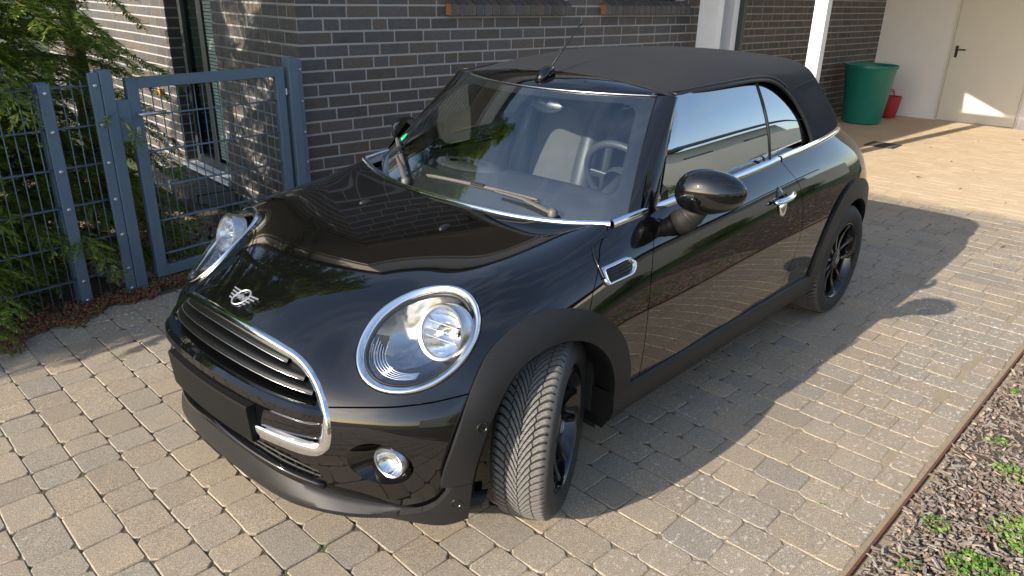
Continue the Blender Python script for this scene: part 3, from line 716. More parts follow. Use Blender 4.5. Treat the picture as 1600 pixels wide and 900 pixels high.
# headlamps
def lampP(u, v, n, sgn):
    p = LC+LU*u+LV*v+LN*n; return (p[0], sgn*p[1], p[2])
surf_bvh = bvh
def lamp_surface(u, v, sgn=1):
    o = LC+LU*u+LV*v+LN*.25; h = bvh.ray_cast(Vector(o), Vector(-LN)); return (.25-h[3]) if h[0] is not None else 0
for sgn in (1, -1):
    hl = empty('headlight', parent=car); n = 72
    rim = [lamp_surface((LA-.004)*math.cos(2*math.pi*k/n), (LB-.004)*math.sin(2*math.pi*k/n)) for k in range(n)]
    rim = np.array(rim); rim = (np.roll(rim, 1)+rim+np.roll(rim, -1))/3
    m = MB(); rows_ = []
    for k in range(n+1):
        a = 2*math.pi*k/n; r0 = rim[k % n]; row = []
        for s_, d in ((.005, -.02), (.0045, -.002), (.003, .004), (-.001, .0070), (-.007, .0055), (-.016, .0000), (-.021, -.0045), (-.023, -.03)):
            row.append(lampP((LA+s_)*math.cos(a), (LB+s_)*math.sin(a), r0+d, sgn))
        rows_.append(row)
    m.grid(rows_); m.obj('headlight_ring', M['chrome'], hl, smooth=True)
    m = MB(); rows_ = []
    for k in range(n+1):
        a = 2*math.pi*k/n; r0 = rim[k % n]; row = []
        for s_, d in ((-.0215, -.004), (-.0270, -.003), (-.031, -.02)): row.append(lampP((LA+s_)*math.cos(a), (LB+s_)*math.sin(a), r0+d, sgn))
        rows_.append(row)
    m.grid(rows_); m.obj('headlight_seal', M['seal'], hl, smooth=True)
    m = MB(); rows_ = []; cm = rim.mean()                      # clear cover
    for i in range(12):
        s_ = 1-i/11; row = []
        for k in range(n+1):
            a = 2*math.pi*k/n; u = (LA-.026)*s_*math.cos(a); v = (LB-.026)*s_*math.sin(a)
            row.append(lampP(u, v, rim[k % n]*s_**2+cm*(1-s_**2)-.002+.013*(1-s_**2), sgn))
        rows_.append(row)
    m.grid(rows_); m.obj('headlight_lens', M['lens'], hl, smooth=True)
    # reflector bowl
    m = MB(); rows_ = []
    for i in range(10):
        s_ = 1-i/9; row = []
        for k in range(n+1):
            a = 2*math.pi*k/n; row.append(lampP((LA-.030)*s_*math.cos(a)-.010*(1-s_), (LB-.030)*s_*math.sin(a)-.02*(1-s_), rim[k % n]*s_-.014-.085*(1-s_**2.2), sgn))
        rows_.append(row)
    m.grid(rows_); m.obj('headlight_bowl', M['bowl'], hl, smooth=True)
    # round dipped beam reflector, looking forward; sits outboard and high
    ax = Vector((.93, sgn*.12, .34)).normalized(); cpos = Vector(lampP(.038, .058, -.008, sgn))
    if True:
        Mt = Matrix.Translation(cpos) @ ax.to_track_quat('Z', 'Y').to_matrix().to_4x4()
        m = MB(); m.lathe([(.086, -.05), (.086, .000), (.082, .005), (.074, .003), (.071, -.006)], 44, Mt); m.obj('lamp_housing_ring', M['satin'], hl, auto=50)
        m = MB(); m.lathe([(.072, -.004), (.066, -.026), (.053, -.050), (.033, -.068), (.012, -.076), (.0005, -.077)], 40, Mt); m.obj('lamp_reflector', M['reflector'], hl, smooth=True)
        m = MB(); m.lathe([(.011, -.068), (.011, -.03), (.008, -.022), (.0005, -.02)], 16, Mt); m.obj('bulb', M['satin'], hl, smooth=True)
        m = MB()
        for q in range(3): m.bar(Mt @ Vector((-.058, -.02+q*.022, -.006)), Mt @ Vector((.058, -.02+q*.022, -.006)), .0012, .004, ax)
        m.obj('reflector_ridges', M['satin'], hl)
    # indicator fluted strip low in the lamp
    m = MB()
    for k in range(15):
        u = -.085+.012*k
        vb = -(LB-.045)*math.sqrt(max(0, 1-(u/(LA-.04))**2))
    for r_i in range(5):
        pts = []
        for k in range(25):
            a = -math.pi*.80+math.pi*.62*k/24; s_ = .93-.045*r_i
            pts.append(lampP((LA-.036)*s_*math.cos(a), (LB-.036)*s_*math.sin(a), np.interp(a % (2*math.pi), np.arange(n)*2*math.pi/n, rim)-.016-.005*r_i, sgn))
        m.tube(pts, .0022, 5)
    m.obj('indicator_strip', M['reflector'], hl, smooth=True)

# badge on the bonnet
def on_hood(px, py):
    h = hit_top(px, py); return h[0], h[1] if h[1].z > 0 else -h[1]
bp, bn = on_hood(.547, 0)
yax = Vector((0, 1, 0)); xax = yax.cross(bn).normalized()     # xax points down the bonnet
if xax.x < 0: xax = -xax
def bd(a, b, d=.0): return bp+yax*a-xax*b+bn*(.003+d)         # a to the car's left, b upwards on the bonnet
badge = empty('bonnet_badge', parent=car)
m = MB(); m.tube([bd(.031*math.cos(t_), .033*math.sin(t_)) for t_ in np.linspace(0, 2*math.pi, 33)[:-1]], .0032, 6, closed=True); m.obj('badge_ring', M['badge'], badge, smooth=True)
for sgn in (1, -1):
    for k in range(4):
        b = .018-.012*k; L = .074-.008*k; a0 = .031*math.sqrt(max(0.05, 1-(b/.033)**2))+.003
        m = MB(); m.bar(bd(sgn*a0, b), bd(sgn*L, b+.002), .0046, .003, bn); m.obj('badge_wing', M['badge'], badge)
def text_mesh(body_, size, name, mt, parent, org, ux, uy, un, ext=.0008):
    cu = bpy.data.curves.new(name, 'FONT'); cu.body = body_; cu.size = size; cu.align_x = 'CENTER'; cu.align_y = 'CENTER'; cu.extrude = ext; cu.offset = size*.02
    o = bpy.data.objects.new(name, cu); C.objects.link(o); dg = bpy.context.evaluated_depsgraph_get(); dg.update()
    me = bpy.data.meshes.new_from_object(o.evaluated_get(dg)); bpy.data.objects.remove(o); bpy.data.curves.remove(cu)
    me.transform(Matrix((ux, uy, un)).transposed().to_4x4()); me.transform(Matrix.Translation(org)); me.materials.clear()
    return link(name, me, parent, mt)
text_mesh('MINI', .026, 'badge_lettering', M['badge'], badge, bd(0, 0, .001), yax, -xax, bn)
# --- windscreen, pillars, header
def wb(s):  return np.array([-.372-.178*s*s, .705*s, .893+.0*s*s])            # foot of the glass
def wt(s):  return np.array([-.829-.516*(.517*s)**2, .520*s, 1.281+.018*(.52*s)**2])
def ws(s, t, d=0):
    p = wb(s)*(1-t)+wt(s)*t; b = .022*4*t*(1-t)*(1-.25*s*s); n = np.array([.62, 0, .78]); return tuple(p+n*(b+d))
m = MB(); m.grid([[ws(s, t) for t in np.linspace(-.04, 1, 21)] for s in np.linspace(-1, 1, 41)]); wsc = m.obj('windscreen', M['glass'], car, smooth=True)
# black printed border of the glass
m = MB()
def band(f0, f1, n=40):
    m.grid([[ws(*f0(k/n), .0015), ws(*f1(k/n), .0015)] for k in range(n+1)])
NB = 60; rows_ = []
outer = rounded([(-1, -.03), (1, -.03), (1, 1), (-1, 1)], .001, 2); inner = rounded([(-.93, .155), (.93, .155), (.90, .925), (-.90, .925)], .13, 8)
ao = resample(outer, 160, True); ai = resample(inner, 160, True)
def arcmatch(P, n=160):
    a = np.arctan2((P[:, 1]-.5)*2, P[:, 0]); o = np.argsort(a); P = P[o]; a = a[o]; t_ = np.linspace(-math.pi, math.pi, n, endpoint=False)
    return np.stack([np.interp(t_, a, P[:, 0], period=2*math.pi), np.interp(t_, a, P[:, 1], period=2*math.pi)], 1)
A_ = arcmatch(resample(outer, 1200, True)); B_ = arcmatch(resample(inner, 1200, True))
m.grid([[ws(*(A_[k % 160]*(1-q)+B_[k % 160]*q), -.002) for q in (0, .25, .5, .75, 1)] for k in range(161)])
m.obj('windscreen_border', M['seal'], wsc, smooth=True)
m = MB(); m.tube([ws(s, 1.0, .004) for s in np.linspace(-1, 1, 41)], .0026, 6); m.obj('windscreen_top_trim', M['satin'], wsc, smooth=True)
for sgn in (1, -1): m = MB(); m.tube([ws(sgn*.998, t, .003) for t in np.linspace(0.0, 1, 21)], .0014, 6); m.obj('windscreen_side_seal', M['seal'], wsc, smooth=True)
# side glass plane: y as a function of z (curved inwards)
def gy(z, x=-1.3): 
    t_ = (z-.95)/.34; return .724-.118*t_-.012*t_*(1-t_)*-1.0+.004*0
# A pillars
PO = np.array([(-.715,.731,.930),(-.749,.714,.982),(-.788,.694,1.044),(-.846,.665,1.127),(-.908,.636,1.211),(-.972,.608,1.292)]); PT = np.array([0,.14,.31,.54,.77,1.0])
for sgn in (1, -1):
    m = MB(); rows_ = []
    for t in np.linspace(-.03, 1.0, 22):
        g = np.array(ws(1.0, t)); g[1] = abs(g[1]); zt = g[2]
        u_ = max(t, 0); o_ = np.array([np.interp(u_, PT, PO[:, 0]), np.interp(u_, PT, PO[:, 1]), np.interp(u_, PT, PO[:, 2])])
        mid = (g+o_)/2+np.array([.026, .034, .012])*(1-.35*t)
        row = []
        for q in np.linspace(0, 1, 8):
            p = (1-q)**2*g+2*q*(1-q)*mid+q*q*o_; row.append((p[0], sgn*p[1], p[2]+.002))
        e = o_+np.array([-.005, -.03, 0]); row.append((e[0], sgn*e[1], e[2])); rows_.append(row)
    m.grid(rows_); m.obj('a_pillar', M['paint'], car, smooth=True)
    # quarter triangle filler at the mirror
    m = MB(); a = [(-.60, gy(.93), .925), (-.79, gy(.93), .935), (-.80, gy(.99), .985), (-.70, gy(1.07), 1.07)]
    m.add([(p[0], sgn*(p[1]-.004), p[2]) for p in a], [(0, 1, 2, 3)]); m.obj('mirror_triangle', M['paint_plain'], car)
# header panel between glass and soft top
m = MB(); rows_ = []
for s in np.linspace(-1, 1, 41):
    p = np.array(wt(s)); d = .188*(1-.80*abs(s)**2.2); z2 = 1.338-.044*abs(s)**2.2; xb = p[0]-d
    q = [(p[0]+.002, p[1], p[2]-.002), (p[0]-.010, p[1], p[2]+.010)]
    for t in (.3, .6, .85, 1.0): q.append((p[0]-d*t, p[1]*(1+.085*t), p[2]+.010+(z2-p[2]-.010)*(1-(1-t)**1.8)))
    q.append((p[0]-d*1.12, p[1]*1.09, z2-.02)); rows_.append(q)
m.grid(rows_)
for k in (0, -1): m.add(rows_[k]+[(rows_[k][-1][0]-.03, rows_[k][-1][1], 1.262), (rows_[k][0][0]-.03, rows_[k][0][1]*1.05, 1.262)], [tuple(range(9))])
m.obj('header_panel', M['paint'], car, smooth=True)

# --- soft top
topc = [ # stations front to rear bow; lines centre -> rail -> side rows to belt
 [(-1.000,0,1.338),(-1.000,.18,1.335),(-.998,.34,1.326),(-.995,.46,1.313),(-.992,.535,1.298),(-.985,.575,1.270),(-.985,.632,1.18),(-.985,.690,1.05),(-.985,.720,.95)],
 [(-1.20,0,1.372),(-1.20,.20,1.369),(-1.20,.38,1.357),(-1.20,.50,1.336),(-1.20,.568,1.312),(-1.20,.598,1.285),(-1.20,.642,1.18),(-1.20,.697,1.05),(-1.20,.728,.955)],
 [(-1.50,0,1.398),(-1.50,.20,1.395),(-1.50,.39,1.381),(-1.50,.51,1.356),(-1.50,.580,1.328),(-1.50,.607,1.296),(-1.50,.650,1.18),(-1.50,.703,1.05),(-1.50,.732,.965)],
 [(-1.80,0,1.403),(-1.80,.20,1.400),(-1.80,.39,1.386),(-1.80,.51,1.362),(-1.80,.580,1.333),(-1.80,.610,1.300),(-1.80,.655,1.18),(-1.80,.704,1.06),(-1.80,.732,.978)],
 [(-2.06,0,1.392),(-2.06,.20,1.389),(-2.06,.38,1.377),(-2.06,.50,1.355),(-2.07,.570,1.325),(-2.08,.605,1.292),(-2.13,.652,1.19),(-2.18,.698,1.08),(-2.22,.715,.995)],
 [(-2.25,0,1.386),(-2.25,.19,1.383),(-2.25,.37,1.374),(-2.25,.48,1.362),(-2.25,.556,1.338),(-2.265,.597,1.300),(-2.335,.642,1.20),(-2.41,.683,1.09),(-2.47,.688,1.01)],
 [(-2.318,0,1.350),(-2.318,.19,1.348),(-2.317,.36,1.340),(-2.315,.47,1.326),(-2.313,.548,1.300),(-2.325,.590,1.262),(-2.40,.634,1.17),(-2.485,.672,1.085),(-2.555,.662,1.02)],
 [(-2.46,0,1.235),(-2.455,.19,1.233),(-2.445,.34,1.226),(-2.435,.45,1.212),(-2.425,.52,1.20),(-2.43,.555,1.178),(-2.485,.592,1.130),(-2.555,.618,1.075),(-2.625,.60,1.026)],
 [(-2.60,0,1.13),(-2.598,.18,1.13),(-2.59,.33,1.126),(-2.58,.43,1.12),(-2.565,.50,1.112),(-2.57,.53,1.10),(-2.60,.558,1.078),(-2.635,.575,1.052),(-2.665,.552,1.028)],
 [(-2.735,0,1.038),(-2.73,.18,1.038),(-2.722,.32,1.036),(-2.71,.40,1.034),(-2.70,.45,1.033),(-2.695,.475,1.032),(-2.69,.49,1.031),(-2.685,.50,1.030),(-2.675,.515,1.029)]]
tv, tf = sheet(topc)
TV, TN, TQ = cage_fit(tv, tf, 4, 2, .7)
if (TN[:, 2]).mean() < 0: TN = -TN; TQ = TQ[:, ::-1]
TN *= 1
top = Surf.quads(TV, TN, TQ)
# opening for the side windows, in side view (x, z)
win = catmull([(-.722, .945), (-.790, 1.044), (-.850, 1.127), (-.912, 1.211), (-.975, 1.284), (-1.06, 1.291), (-1.20, 1.300), (-1.45, 1.309), (-1.64, 1.311), (-1.76, 1.302), (-1.86, 1.272), (-1.955, 1.212), (-2.025, 1.130), (-2.070, 1.046), (-2.100, .985), (-2.112, .955)], 6)
winP = np.concatenate([win, [(-2.115, .90), (-.6, .90)]])
def winf(P): return np.where(Y_(P) > .42, sdf_poly(winP, P[:, [0, 2]]), .5)
st = top.carve(lambda P: winf(P)-.004); 
st = st.carve(lambda P: np.where(Y_(P) > .60, P[:, 2]-(.955+.031*np.clip((-P[:, 0]-1.6)/.4, 0, 3)*1.0), 1))
soft = st.obj('soft_top', M['fabric'], car, .012)
tbvh = BVHTree.FromPolygons([tuple(p) for p in TV], [tuple(q) for q in TQ.tolist()])
def top_pt(x, z, sgn=1, d=0):
    h = tbvh.ray_cast(Vector((x, sgn*1.5, z)), Vector((0, -sgn, 0)))
    if h[0] is None: return None
    n_ = h[1] if h[1].y*sgn > 0 else -h[1]; return h[0]+n_*d
def top_z(x, y, d=0):
    h = tbvh.ray_cast(Vector((x, y, 2)), Vector((0, 0, -1))); return None if h[0] is None else h[0]+Vector((0, 0, d))
# seams across the rear bow, and along the roof edge
m = MB()
def seam(pts, r=.0025):
    pts = [p for p in pts if p is not None]
    if len(pts) > 2: m.tube(pts, r, 5)
seam([top_z(-2.245, y, .0005) for y in np.linspace(-.53, .53, 31)])
for sgn in (1, -1):
    seam([top_z(-2.245+.10*((y-.53)/.08)*0, sgn*y, .0005) for y in (.50, .53, .55)])
    seam([top_pt(-2.262+.26*t_, 1.275-.02*t_, sgn, .0005) for t_ in np.linspace(0, 1, 10)])
m.obj('roof_seam', M['fabric'], soft, smooth=True)
# seals and glass of the side windows
for sgn in (1, -1):
    pts = []
    for (x, z) in win:
        if z < .96: continue
        p = Vector((x-.006, sgn*(gy(z)-.012), z)) if x > -.98 else top_pt(x, z, sgn, -.003)
        if p is not None: pts.append(p)
    m = MB(); m.tube(pts, .0078, 8); m.obj('window_seal', M['seal'], car, smooth=True)
    pts2 = [p+Vector((0, sgn*.003, .017)) for p in pts if p.x < -.97 and p.z > 1.24]
    m = MB(); m.tube(pts2, .0035, 6); m.obj('roof_edge_trim', M['seal'], car, smooth=True)
    # glass panes: grid clipped by the outline
    def zt(x):
        w_ = win[win[:, 0].argsort()]; return np.interp(x, w_[:, 0], w_[:, 1])
    def pane(x0a, x0b, x1a, x1b, name):     # x at belt / at top for both edges
        m = MB(); rows_ = []
        for u in np.linspace(0, 1, 25):
            row = []
            for v_ in np.linspace(0, 1, 13):
                xb = x0a+(x1a-x0a)*u; xt = x0b+(x1b-x0b)*u; z0 = .925+.03*np.clip((-xb-1)/1, 0, 2)
                for _ in range(3):
                    z = z0+(zt(xt)+.002-z0)*v_
                x = xb+(xt-xb)*v_
                bow = .019*math.sin(math.pi*v_)
                row.append((x, sgn*(gy(z)-.022+bow), z))
            rows_.append(row)
        m.grid(rows_); return m.obj(name, M['sideglass'], car, smooth=True)
    pane(-.705, -.958, -1.668, -1.672, 'door_window')
    pane(-1.682, -1.684, -2.115, -1.93, 'quarter_window')
    m = MB(); m.tube([(-1.675, sgn*(gy(z)-.020+.019*math.sin(math.pi*(z-.96)/.345)), z) for z in np.linspace(.955, 1.303, 9)], .0065, 6); m.obj('window_divider', M['seal'], car)
# --- chrome belt line
def strip(pts, name, w=.012, h=.009, mt='chrome', par=car):
    m = MB(); m.tube(pts, h, 8, flat=w/h, upv=None); return m.obj(name, M[mt], par, smooth=True)
cowl = [(-.387+.149*y*y-.689*y**4+.040, y, .897+.022*(y/.69)**2) for y in np.linspace(-.690, .690, 49)]
cow = catmull([(-.328,0,.893),(-.334,.17,.893),(-.350,.33,.895),(-.376,.47,.901),(-.404,.57,.908),(-.430,.64,.916),(-.458,.702,.922)], 8)
cow = np.concatenate([cow[::-1]*[1, -1, 1], cow[1:]]); m = MB(); rows_ = []
for k, p in enumerate(cow):
    t_ = cow[min(k+1, len(cow)-1)]-cow[max(k-1, 0)]; t_ = unit(t_); n_ = unit(np.cross(t_, [0, 0, 1])); n_ = n_ if n_[0] > 0 else -n_
    rows_.append([tuple(p+n_*a+np.array([0, 0, b])) for a, b in ((.008, -.010), (.008, .000), (.003, .006), (-.006, .0075), (-.014, .004), (-.017, -.004), (-.018, -.03))])
m.grid(rows_)
for k in (0, -1): m.add(rows_[k], [tuple(range(7))])
m.obj('bonnet_edge_trim', M['chrome'], car, smooth=True)
belt = catmull([(-.461,.7035,.9215),(-.56,.714,.931),(-.67,.720,.938),(-.90,.727,.946),(-1.27,.738,.960),(-1.67,.743,.981),(-1.97,.738,.995),(-2.20,.727,1.006),(-2.40,.706,1.017),(-2.52,.676,1.023),(-2.60,.628,1.027),(-2.655,.56,1.031),(-2.695,.45,1.035),(-2.72,.30,1.038),(-2.735,.15,1.040),(-2.738,0,1.040)], 8)
for sgn in (1, -1):
    segs = [('belt_trim_front', lambda p: p[0] > -.664), ('belt_trim', lambda p: -1.668 < p[0] <= -.668), ('belt_trim_rear', lambda p: -2.50 < p[0] <= -1.672), ('belt_trim_tail', lambda p: p[0] <= -2.505)]
    bb = resample(belt, 160)
    for nm, f_ in segs:
        P_s = [p for p in bb if f_(p)]; m = MB(); rows_ = []
        for k, p in enumerate(P_s):
            a = np.array(P_s[max(k-1, 0)]); b = np.array(P_s[min(k+1, len(P_s)-1)]); t_ = unit(b-a); n_ = unit(np.cross(t_, [0, 0, 1])); n_ = n_ if n_@np.array([p[0]+1.5, p[1], 0]) > 0 or n_[1] > 0 else -n_
            if n_[1] < 0 and p[0] > -2.6: n_ = -n_
            rows_.append([(q[0], sgn*q[1], q[2]) for q in [p+n_*a_+np.array([0, 0, b_]) for a_, b_ in ((.012, -.014), (.013, -.002), (.009, .006), (.001, .010), (-.010, .009), (-.014, .004), (-.02, -.03))]])
        m.grid(rows_); m.obj('belt_trim', M['chrome'], car, smooth=True)

# --- cowl panel, wipers, interior
m = MB(); m.grid([[(wb(s)[0]+dx-.01*0, wb(s)[1]*.99, z) for dx, z in ((.07, .872), (.03, .868), (-.0, .872), (-.05, .90))] for s in np.linspace(-1, 1, 31)]); m.obj('scuttle_panel', M['seal'], car, smooth=True)
def wiper(p0, elbow, b0, b1, par=car):
    w_ = empty('wiper', parent=par)
    m = MB(); m.tube([p0, tuple((np.array(p0)+elbow)/2+np.array([0, 0, .012])), elbow], [.012, .010, .006], 8, flat=.7); m.lathe([(.018, -.01), (.018, .008), (.012, .016), (.0005, .018)], 16, Matrix.Translation(Vector(p0))); m.obj('wiper_arm', M['wiper'], w_, auto=50)
    a = np.array(b0); b = np.array(b1); m = MB(); P_w = [a*(1-t)+b*t+np.array([.62, 0, .78])*.006*math.sin(math.pi*t) for t in np.linspace(0, 1, 13)]
    m.tube(P_w, [.005]+[.0085]*11+[.005], 6, flat=.8); m.tube([p-np.array([.62, 0, .78])*.010 for p in P_w], .0025, 5); m.obj('wiper_blade', M['wiper'], w_, auto=50)
    m = MB(); mid = (a+b)/2; d = unit(b-a); m.bar(mid-d*.035+np.array([.008, 0, .01]), mid+d*.035+np.array([.008, 0, .01]), .014, .012, (.62, 0, .78), .003); m.obj('wiper_joint', M['matte'], w_)
def wp(s, t, d=.02): return ws(s, t, d)
wiper(ws(.66, -.005, .028), np.array(ws(.30, .075, .032)), ws(.55, .075, .02), ws(-.28, .075, .02))
wiper(ws(-.42, -.03, .028), np.array(ws(-.72, .10, .032)), ws(-.55, .06, .02), ws(-.985, .22, .02))
# sticker
m = MB(); cs, ct = -.955, .255; m.add([ws(cs+.030*math.cos(a)*1.0, ct+.050*math.sin(a), .003) for a in np.linspace(0, 2*math.pi, 25)[:-1]], [tuple(range(24))]); m.obj('green_sticker', M['green'], wsc)
m = MB(); m.grid([[ws(cs-.015+.006*i, ct+.004*j-.01, .0045) for j in range(2)] for i in range(6)]); m.obj('sticker_print', M['stickerw'], wsc)
# dashboard
m = MB(); rows_ = []
for y in np.linspace(-.68, .68, 31):
    b_ = 1-(abs(y)/.68)**4*.3; rows_.append([(-.45, y, .87), (-.62, y, .885*1), (-.80, y, .90*b_+.89*(1-b_)), (-.92, y, .885), (-.965, y, .85), (-.975, y, .78), (-.96, y, .60)])
m.grid(rows_); dash = m.obj('dashboard', M['dash'], car, smooth=True)
m = MB(); rows_ = []
for a in np.linspace(0, 2*math.pi, 33): rows_.append([(-.80+.10*math.cos(a), -.36+.20*math.sin(a), .897), (-.80+.09*math.cos(a), -.36+.19*math.sin(a), .908), (-.80+.05*math.cos(a), -.36+.12*math.sin(a), .911)])
m.grid(rows_); m.obj('dash_top_pod', M['dash'], dash, smooth=True)
m = MB()
for k in range(22): m.box((-.50, -.30+k*.012, .902), (.018, .005, .012))
m.obj('air_vent', M['satin'], dash)
# steering wheel (left-hand drive)
sw = empty('steering_wheel', parent=car); ctr = Vector((-1.02, .36, .915)); ax = Vector((-.90, 0, .42)).normalized(); Mt = Matrix.Translation(ctr) @ ax.to_track_quat('Z', 'Y').to_matrix().to_4x4()
m = MB(); m.tube([Mt @ Vector((.183*math.cos(a), .183*math.sin(a), 0)) for a in np.linspace(0, 2*math.pi, 41)[:-1]], .0165, 10, closed=True); m.obj('steering_rim', M['leather'], sw, smooth=True)
m = MB(); m.lathe([(.075, -.04), (.078, -.01), (.066, .012), (.03, .022), (.0005, .024)], 24, Mt); m.obj('steering_hub', M['leather'], sw, smooth=True)
m = MB()
for a in (0.1, math.pi-.1, -math.pi/2): m.bar(Mt @ Vector((.06*math.cos(a), .06*math.sin(a), 0)), Mt @ Vector((.178*math.cos(a), .178*math.sin(a), 0)), .035, .014, ax, .005)
m.obj('steering_spoke', M['lampgrey'], sw)
m = MB(); m.tube([ctr, ctr+Vector((.28, 0, -.13))], .035, 10); m.obj('steering_column', M['dash'], sw, smooth=True)
# seats
def seat(y, name='front_seat', x0=-1.50):
    st_ = empty(name, parent=car)
    def cush(P, nm, mt):
        vs = [Vector(p) for p in P]; co, no, q = subdiv(P, [(0, 1, 3, 2), (4, 6, 7, 5), (0, 4, 5, 1), (2, 3, 7, 6), (0, 2, 6, 4), (1, 5, 7, 3)], 3)
        me = numesh(nm, co, q, M[mt]); return link(nm, me, st_)
    def bx(c, d, tilt): 
        R_ = Matrix.Rotation(tilt, 3, 'Y'); return [tuple(Vector(c)+R_ @ Vector((a*d[0]/1.35, b*d[1]/1.35, e*d[2]/1.35))) for e in (-1, 1) for b in (-1, 1) for a in (-1, 1)]
    cush(bx((x0-.02, y, .85), (.12, .50, .62), -.30), 'seat_backrest', 'leather')
    cush(bx((x0+.03, y, .83), (.10, .30, .46), -.30), 'seat_back_panel', 'seatcloth')
    cush(bx((x0-.13, y, 1.17), (.10, .28, .19), -.22), 'headrest', 'leather')
    cush(bx((x0+.26, y, .50), (.50, .50, .18), .12), 'seat_cushion', 'seatcloth')
    for s_ in (1, -1): cush(bx((x0+.07, y+s_*.215, .82), (.10, .10, .50), -.30), 'seat_bolster', 'leather')
seat(.37); seat(-.37)
m = MB(); m.box((-2.05, 0, .80), (.14, 1.15, .45), Matrix.Rotation(-.2, 3, 'Y'), .04); m.box((-1.85, 0, .55), (.45, 1.15, .14), None, .04); m.obj('rear_bench', M['leather'], car)
m = MB(); m.grid([[(x, y, z) for x, z in ((-2.45, 1.0), (-2.3, .97), (-2.1, .95))] for y in np.linspace(-.6, .6, 9)]); m.obj('rear_shelf', M['dash'], car)
for sgn in (1, -1):
    m = MB(); m.grid([[(x, sgn*.715, z) for z in (.35, .7, .90)] for x in (-.6, -1.2, -1.8, -2.3)]); m.obj('inner_door_card', M['dash'], car)
# headlining so that the cabin is dark under the fabric
rv = empty('rear_view_mirror', parent=car)
m = MB(); m.lathe([(.001, -.018), (.06, -.016), (.075, 0), (.06, .010), (.001, .012)], 20, Matrix.Translation((-.93, 0, 1.20)) @ Matrix.Rotation(math.pi/2, 4, 'Y') @ Matrix.Diagonal((.5, 1.3, 1, 1))); m.obj('mirror_glass', M['satin'], rv, smooth=True)
m = MB(); m.tube([(-.93, 0, 1.21), (-.86, 0, 1.255)], .009, 6); m.box((-.90, 0, 1.262), (.06, .07, .02), None, .006); m.obj('mirror_mount', M['dash'], rv)
# aerial
an = empty('aerial', parent=car); hz = top_z(-.93, .02)
m = MB(); P_a = [(-.865, .0, 1.300), (-.885, .0, 1.325), (-.915, 0, 1.345), (-.945, 0, 1.352), (-.965, 0, 1.338)]
m.tube(P_a, [.020, .026, .024, .017, .006], 10, flat=.8); m.obj('aerial_foot', M['paint_plain'], an, smooth=True)
m = MB(); m.tube([(-.935, 0, 1.350), (-1.135, .0, 1.530)], [.0042, .0022], 6); m.lathe([(.0045, -.01), (.0045, .01)], 6, Matrix.Translation((-1.135, 0, 1.530)), True); m.obj('aerial_rod', M['matte'], an, smooth=True)
# washer jets
for sgn in (1, -1):
    h = on_hood(-.118, sgn*.23); m = MB()
    m.lathe([(.022, -.004), (.020, .004), (.012, .008), (.0005, .009)], 14, Matrix.Translation(h[0]) @ Matrix.Rotation(sgn*.2, 4, 'Z') @ Matrix.Diagonal((1.35, .6, 1, 1))); m.obj('washer_jet', M['matte'], car, smooth=True)
# --- door mirrors
for sgn in (1, -1):
    mi = empty('door_mirror', (0, 0, 0) if sgn > 0 else (-.045, .075, -.025), parent=car)
    co, no, q = subdiv([(a*1, b*1, c_*1) for c_ in (-1, 1) for b in (-1, 1) for a in (-1, 1)], [(0, 1, 3, 2), (4, 6, 7, 5), (0, 4, 5, 1), (2, 3, 7, 6), (0, 2, 6, 4), (1, 5, 7, 3)], 4)
    if (co*no).sum(1).mean() < 0: q = q[:, ::-1]
    u = co/np.abs(co).max(0)
    e = u*np.array([.080, .119, .080]); e[:, 0] = np.where(u[:, 0] < 0, e[:, 0]*.62, e[:, 0]); e[:, 2] *= 1-.16*u[:, 1]; e[:, 0] -= .030*u[:, 1]
    e[:, 2] += .006*u[:, 1]
    e = e+np.array([-.775, .897, 1.012]); e[:, 1] *= sgn
    me = numesh('mirror_housing', e, q if sgn > 0 else q[:, ::-1], M['paint']); link('mirror_housing', me, mi)
    m = MB(); m.lathe([(.0005, -.014), (.080, -.014), (.084, -.010), (.086, -.002)], 28, Matrix.Translation((-.838, sgn*.910, 1.010)) @ Matrix.Rotation(-math.pi/2, 4, 'Y') @ Matrix.Diagonal((.68, 1.08, 1, 1))); m.obj('mirror_glass', M['satin'], mi, smooth=True)
    m = MB(); m.tube([(-.785, sgn*.775, .868), (-.782, sgn*.808, .893), (-.780, sgn*.838, .928), (-.780, sgn*.853, .955)], [.044, .043, .039, .040], 20, flat=1.15); m.obj('mirror_stalk', M['matte'], mi, smooth=True)
    m = MB(); m.tube([(-.7805, sgn*.829, .9175), (-.7803, sgn*.832, .921)], [.0425, .0425], 20, flat=1.15); m.obj('stalk_joint', M['seal'], mi, smooth=True)
